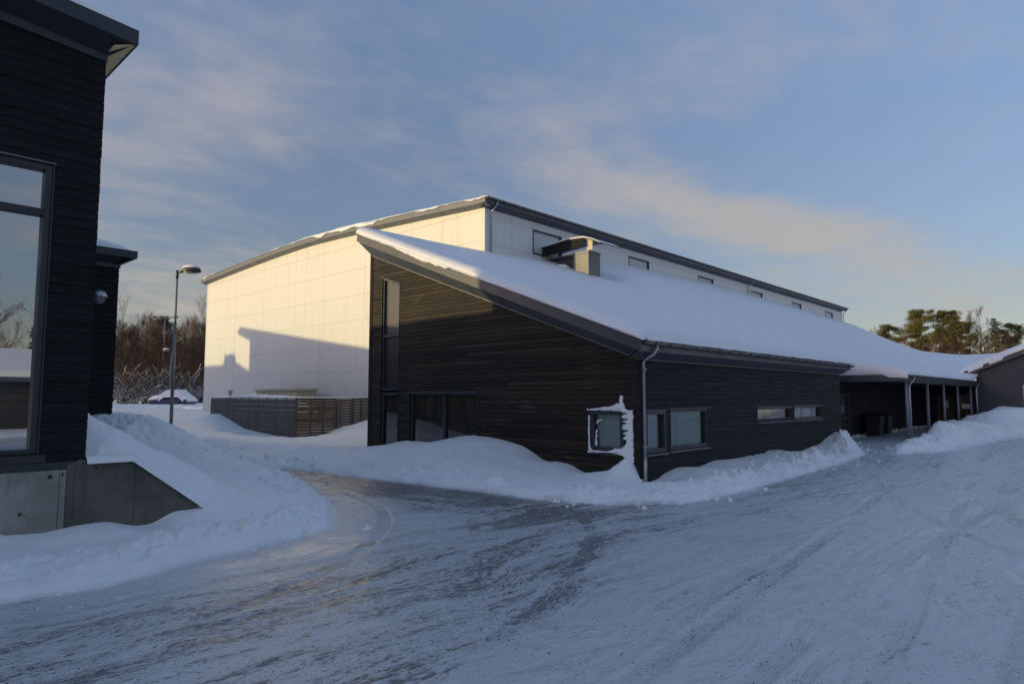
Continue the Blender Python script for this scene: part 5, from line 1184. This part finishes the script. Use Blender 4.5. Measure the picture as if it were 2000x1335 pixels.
for Y in (84, 90):
    for r in np.linspace(.275, .42, 8):
        o = bp[k] if k < 3 else copy_tree(bp[k % 3]); y = Y+rt_.uniform(-2, 2); x = (r+rt_.uniform(-.008, .008))*y
        put(o, x, y, rt_.uniform(0, 6.28), rt_.uniform(.7, 1.15), 'bush with arching snow covered branches at the foot of the left woods', 'snow laden bushes in front of the left woods'); k += 1
# trees beyond the roof at the right
put(pine('broad pine with a flat top, first large tree right of the hall', 12.5, 41, NEEDLE, 1.25, .2, 1.15), 150, 35.2, 0, 0.75, sz=0.64)
put(pine('tallest pine of the group beyond the roof at the right', 15.8, 42, NEEDLE, 1.35, .15, .95), 150, 29.9, 1, 0.84, sz=0.68)
put(pine('second tallest pine, just right of the tallest one', 14.6, 43, NEEDLE, 1.25, .2, .8), 151, 26.2, 2, 0.84, sz=0.70)
put(pine('olive brown pine between the two tall pines and the spruce', 12.0, 44, NEEDLE, 1.2, .15, 1.05), 148, 22.4, 3, 0.79, sz=0.65)
put(pine('small dark pine at the far right above the grey roof', 10.2, 45, NEEDLED, .8, .4, 1.1), 150, 15.4, 3, .9, sz=.68)
put(pine('dark pine peeping out beside the far end of the hall', 10.5, 46, NEEDLED, .9, .4, 1.0), 118, 33.6, 3, .9, sz=.72)
put(spruce('slender spruce dotted with snow near the right edge', 11.8, 47), 150, 17.9, 0, .9, sz=.72)
protoR = [bare_tree('bare_tree', 'x', 10.5, 61+k, TWIGP if k else TWIG, 4, 7) for k in range(3)]
RT = [(152, 20.3, .95, 'wispy bare tree left of the slender spruce'), (155, 22.2, .9, 'wispy bare tree behind the olive brown pine'), (150, 38.4, .72, 'thin bare tree nearest the end of the hall'), (146, 32.6, .6, 'bare tree between the broad pine and the tallest pine')]
for k, (x, y, s, lb) in enumerate(RT):
    o = protoR[k] if k < 3 else copy_tree(protoR[k % 3]); put(o, x, y, k*1.7, s, lb)
rp = bare_tree('brown_bush', 'b', 6.5, 66, TWIG, 4, 9, .1, .8); first = True
for k in range(16):
    y = 15.5+k*1.35; o = rp if first else copy_tree(rp); first = False
    put(o, 140+rt_.uniform(-3, 3), y+rt_.uniform(-.5, .5), rt_.uniform(0, 6.28), rt_.uniform(.62, .9), 'brown thicket filling the gap below the pines beyond the roof', 'brown thickets below the right hand pines')
# unseen trees and block added sunward to shade the lower hall wall and woods
put(pine('unseen round crowned pine added to cast a rounded shadow on the hall', 5.8, 72, NEEDLED, 1.5, .12, .95), 5.0, 56.3, 0, 1, dz=-.2)
hb = empty('unseen_shade_block', (-1, 60, 1.3), 'unseen dark block added behind the left buildings to shade the lower hall wall', 'building')  # unseen mass, added only to shade the foot of the hall wall
MB().box(-9, .8, 57.4, 69, 0, 7.2).build('wall', BOARD_N, hb); MB().box(-9.2, 1.0, 57.2, 69.2, 7.2, 7.4).build('roof', FASCIA, hb)
s0 = spruce('unseen dark spruce added behind the left buildings to shade the hall and woods', 8.2, 71); put(s0, 2.5, 64.5, 0, .55, group='unseen spruces added for their shade', dz=-.3)
for k, (x, y, s) in enumerate([(3, 67, .6), (4, 71, .66), (-10, 73, 1), (-4, 78, .95), (2, 80, .9), (-16, 84, 1.2), (-8, 92, 1.2), (-2, 98, 1.1), (-14, 102, 1.2), (-24, 96, 1.3), (-20, 112, 1.3), (-8, 110, 1.2), (-30, 120, 1.4), (-14, 122, 1.3)]):
    o = copy_tree(s0); put(o, x, y, k*1.1, s, 'unseen dark spruce added behind the left buildings to shade the hall and woods', 'unseen spruces added for their shade')

# ------------------------------------------------------------------ what the big window mirrors, behind the camera
def mirrored_side():
    b = empty('low_building_opposite', (12, -24, .3), 'low snow roofed building on the opposite side of the yard, behind the camera', 'building')
    m = MB(); m.box(2, 40, -34, -25.5, 0, 3.1); m.build('wall', BOARD_G, b)
    m = MB(); m.prism([(1, -24.3, 3.1), (1, -24.3, 3.35), (1, -30, 5.0), (1, -35, 3.35), (1, -35, 3.1)], (40, 0, 0)); m.build('roof', FASCIA, b)
    m = MB(); m.prism([(1.1, -24.35, 3.36), (1.1, -24.8, 3.75), (1.1, -30, 5.35), (1.1, -34.9, 3.37)], (39.8, 0, 0)); tag(m.build('roof_snow', SNOWROOF, None, loc=(20, -30, 4)), 'snow on the roof of the low building behind the camera', 'snow', kind='stuff')
    for k, (x, y, s) in enumerate(((10, -52, 1.15), (17, -56, 1.2), (24, -50, 1.1), (13, -66, 1.3), (21, -70, 1.35), (29, -62, 1.2), (5, -60, 1.2), (35, -58, 1.15))):
        o = copy_tree(protoR[k % 3]); put(o, x, y, k, s, 'bare tree behind the low building on the opposite side of the yard', 'bare trees behind the camera')
    for k, (x, y, s) in enumerate(((14, -72, 1.3), (19, -74, 1.2), (24, -73, 1.35), (8, -75, 1.2), (30, -75, 1.3))):
        o = copy_tree(s0); put(o, x, y, k, s, 'dark spruce behind the low building on the opposite side of the yard', 'spruces behind the camera')
mirrored_side()
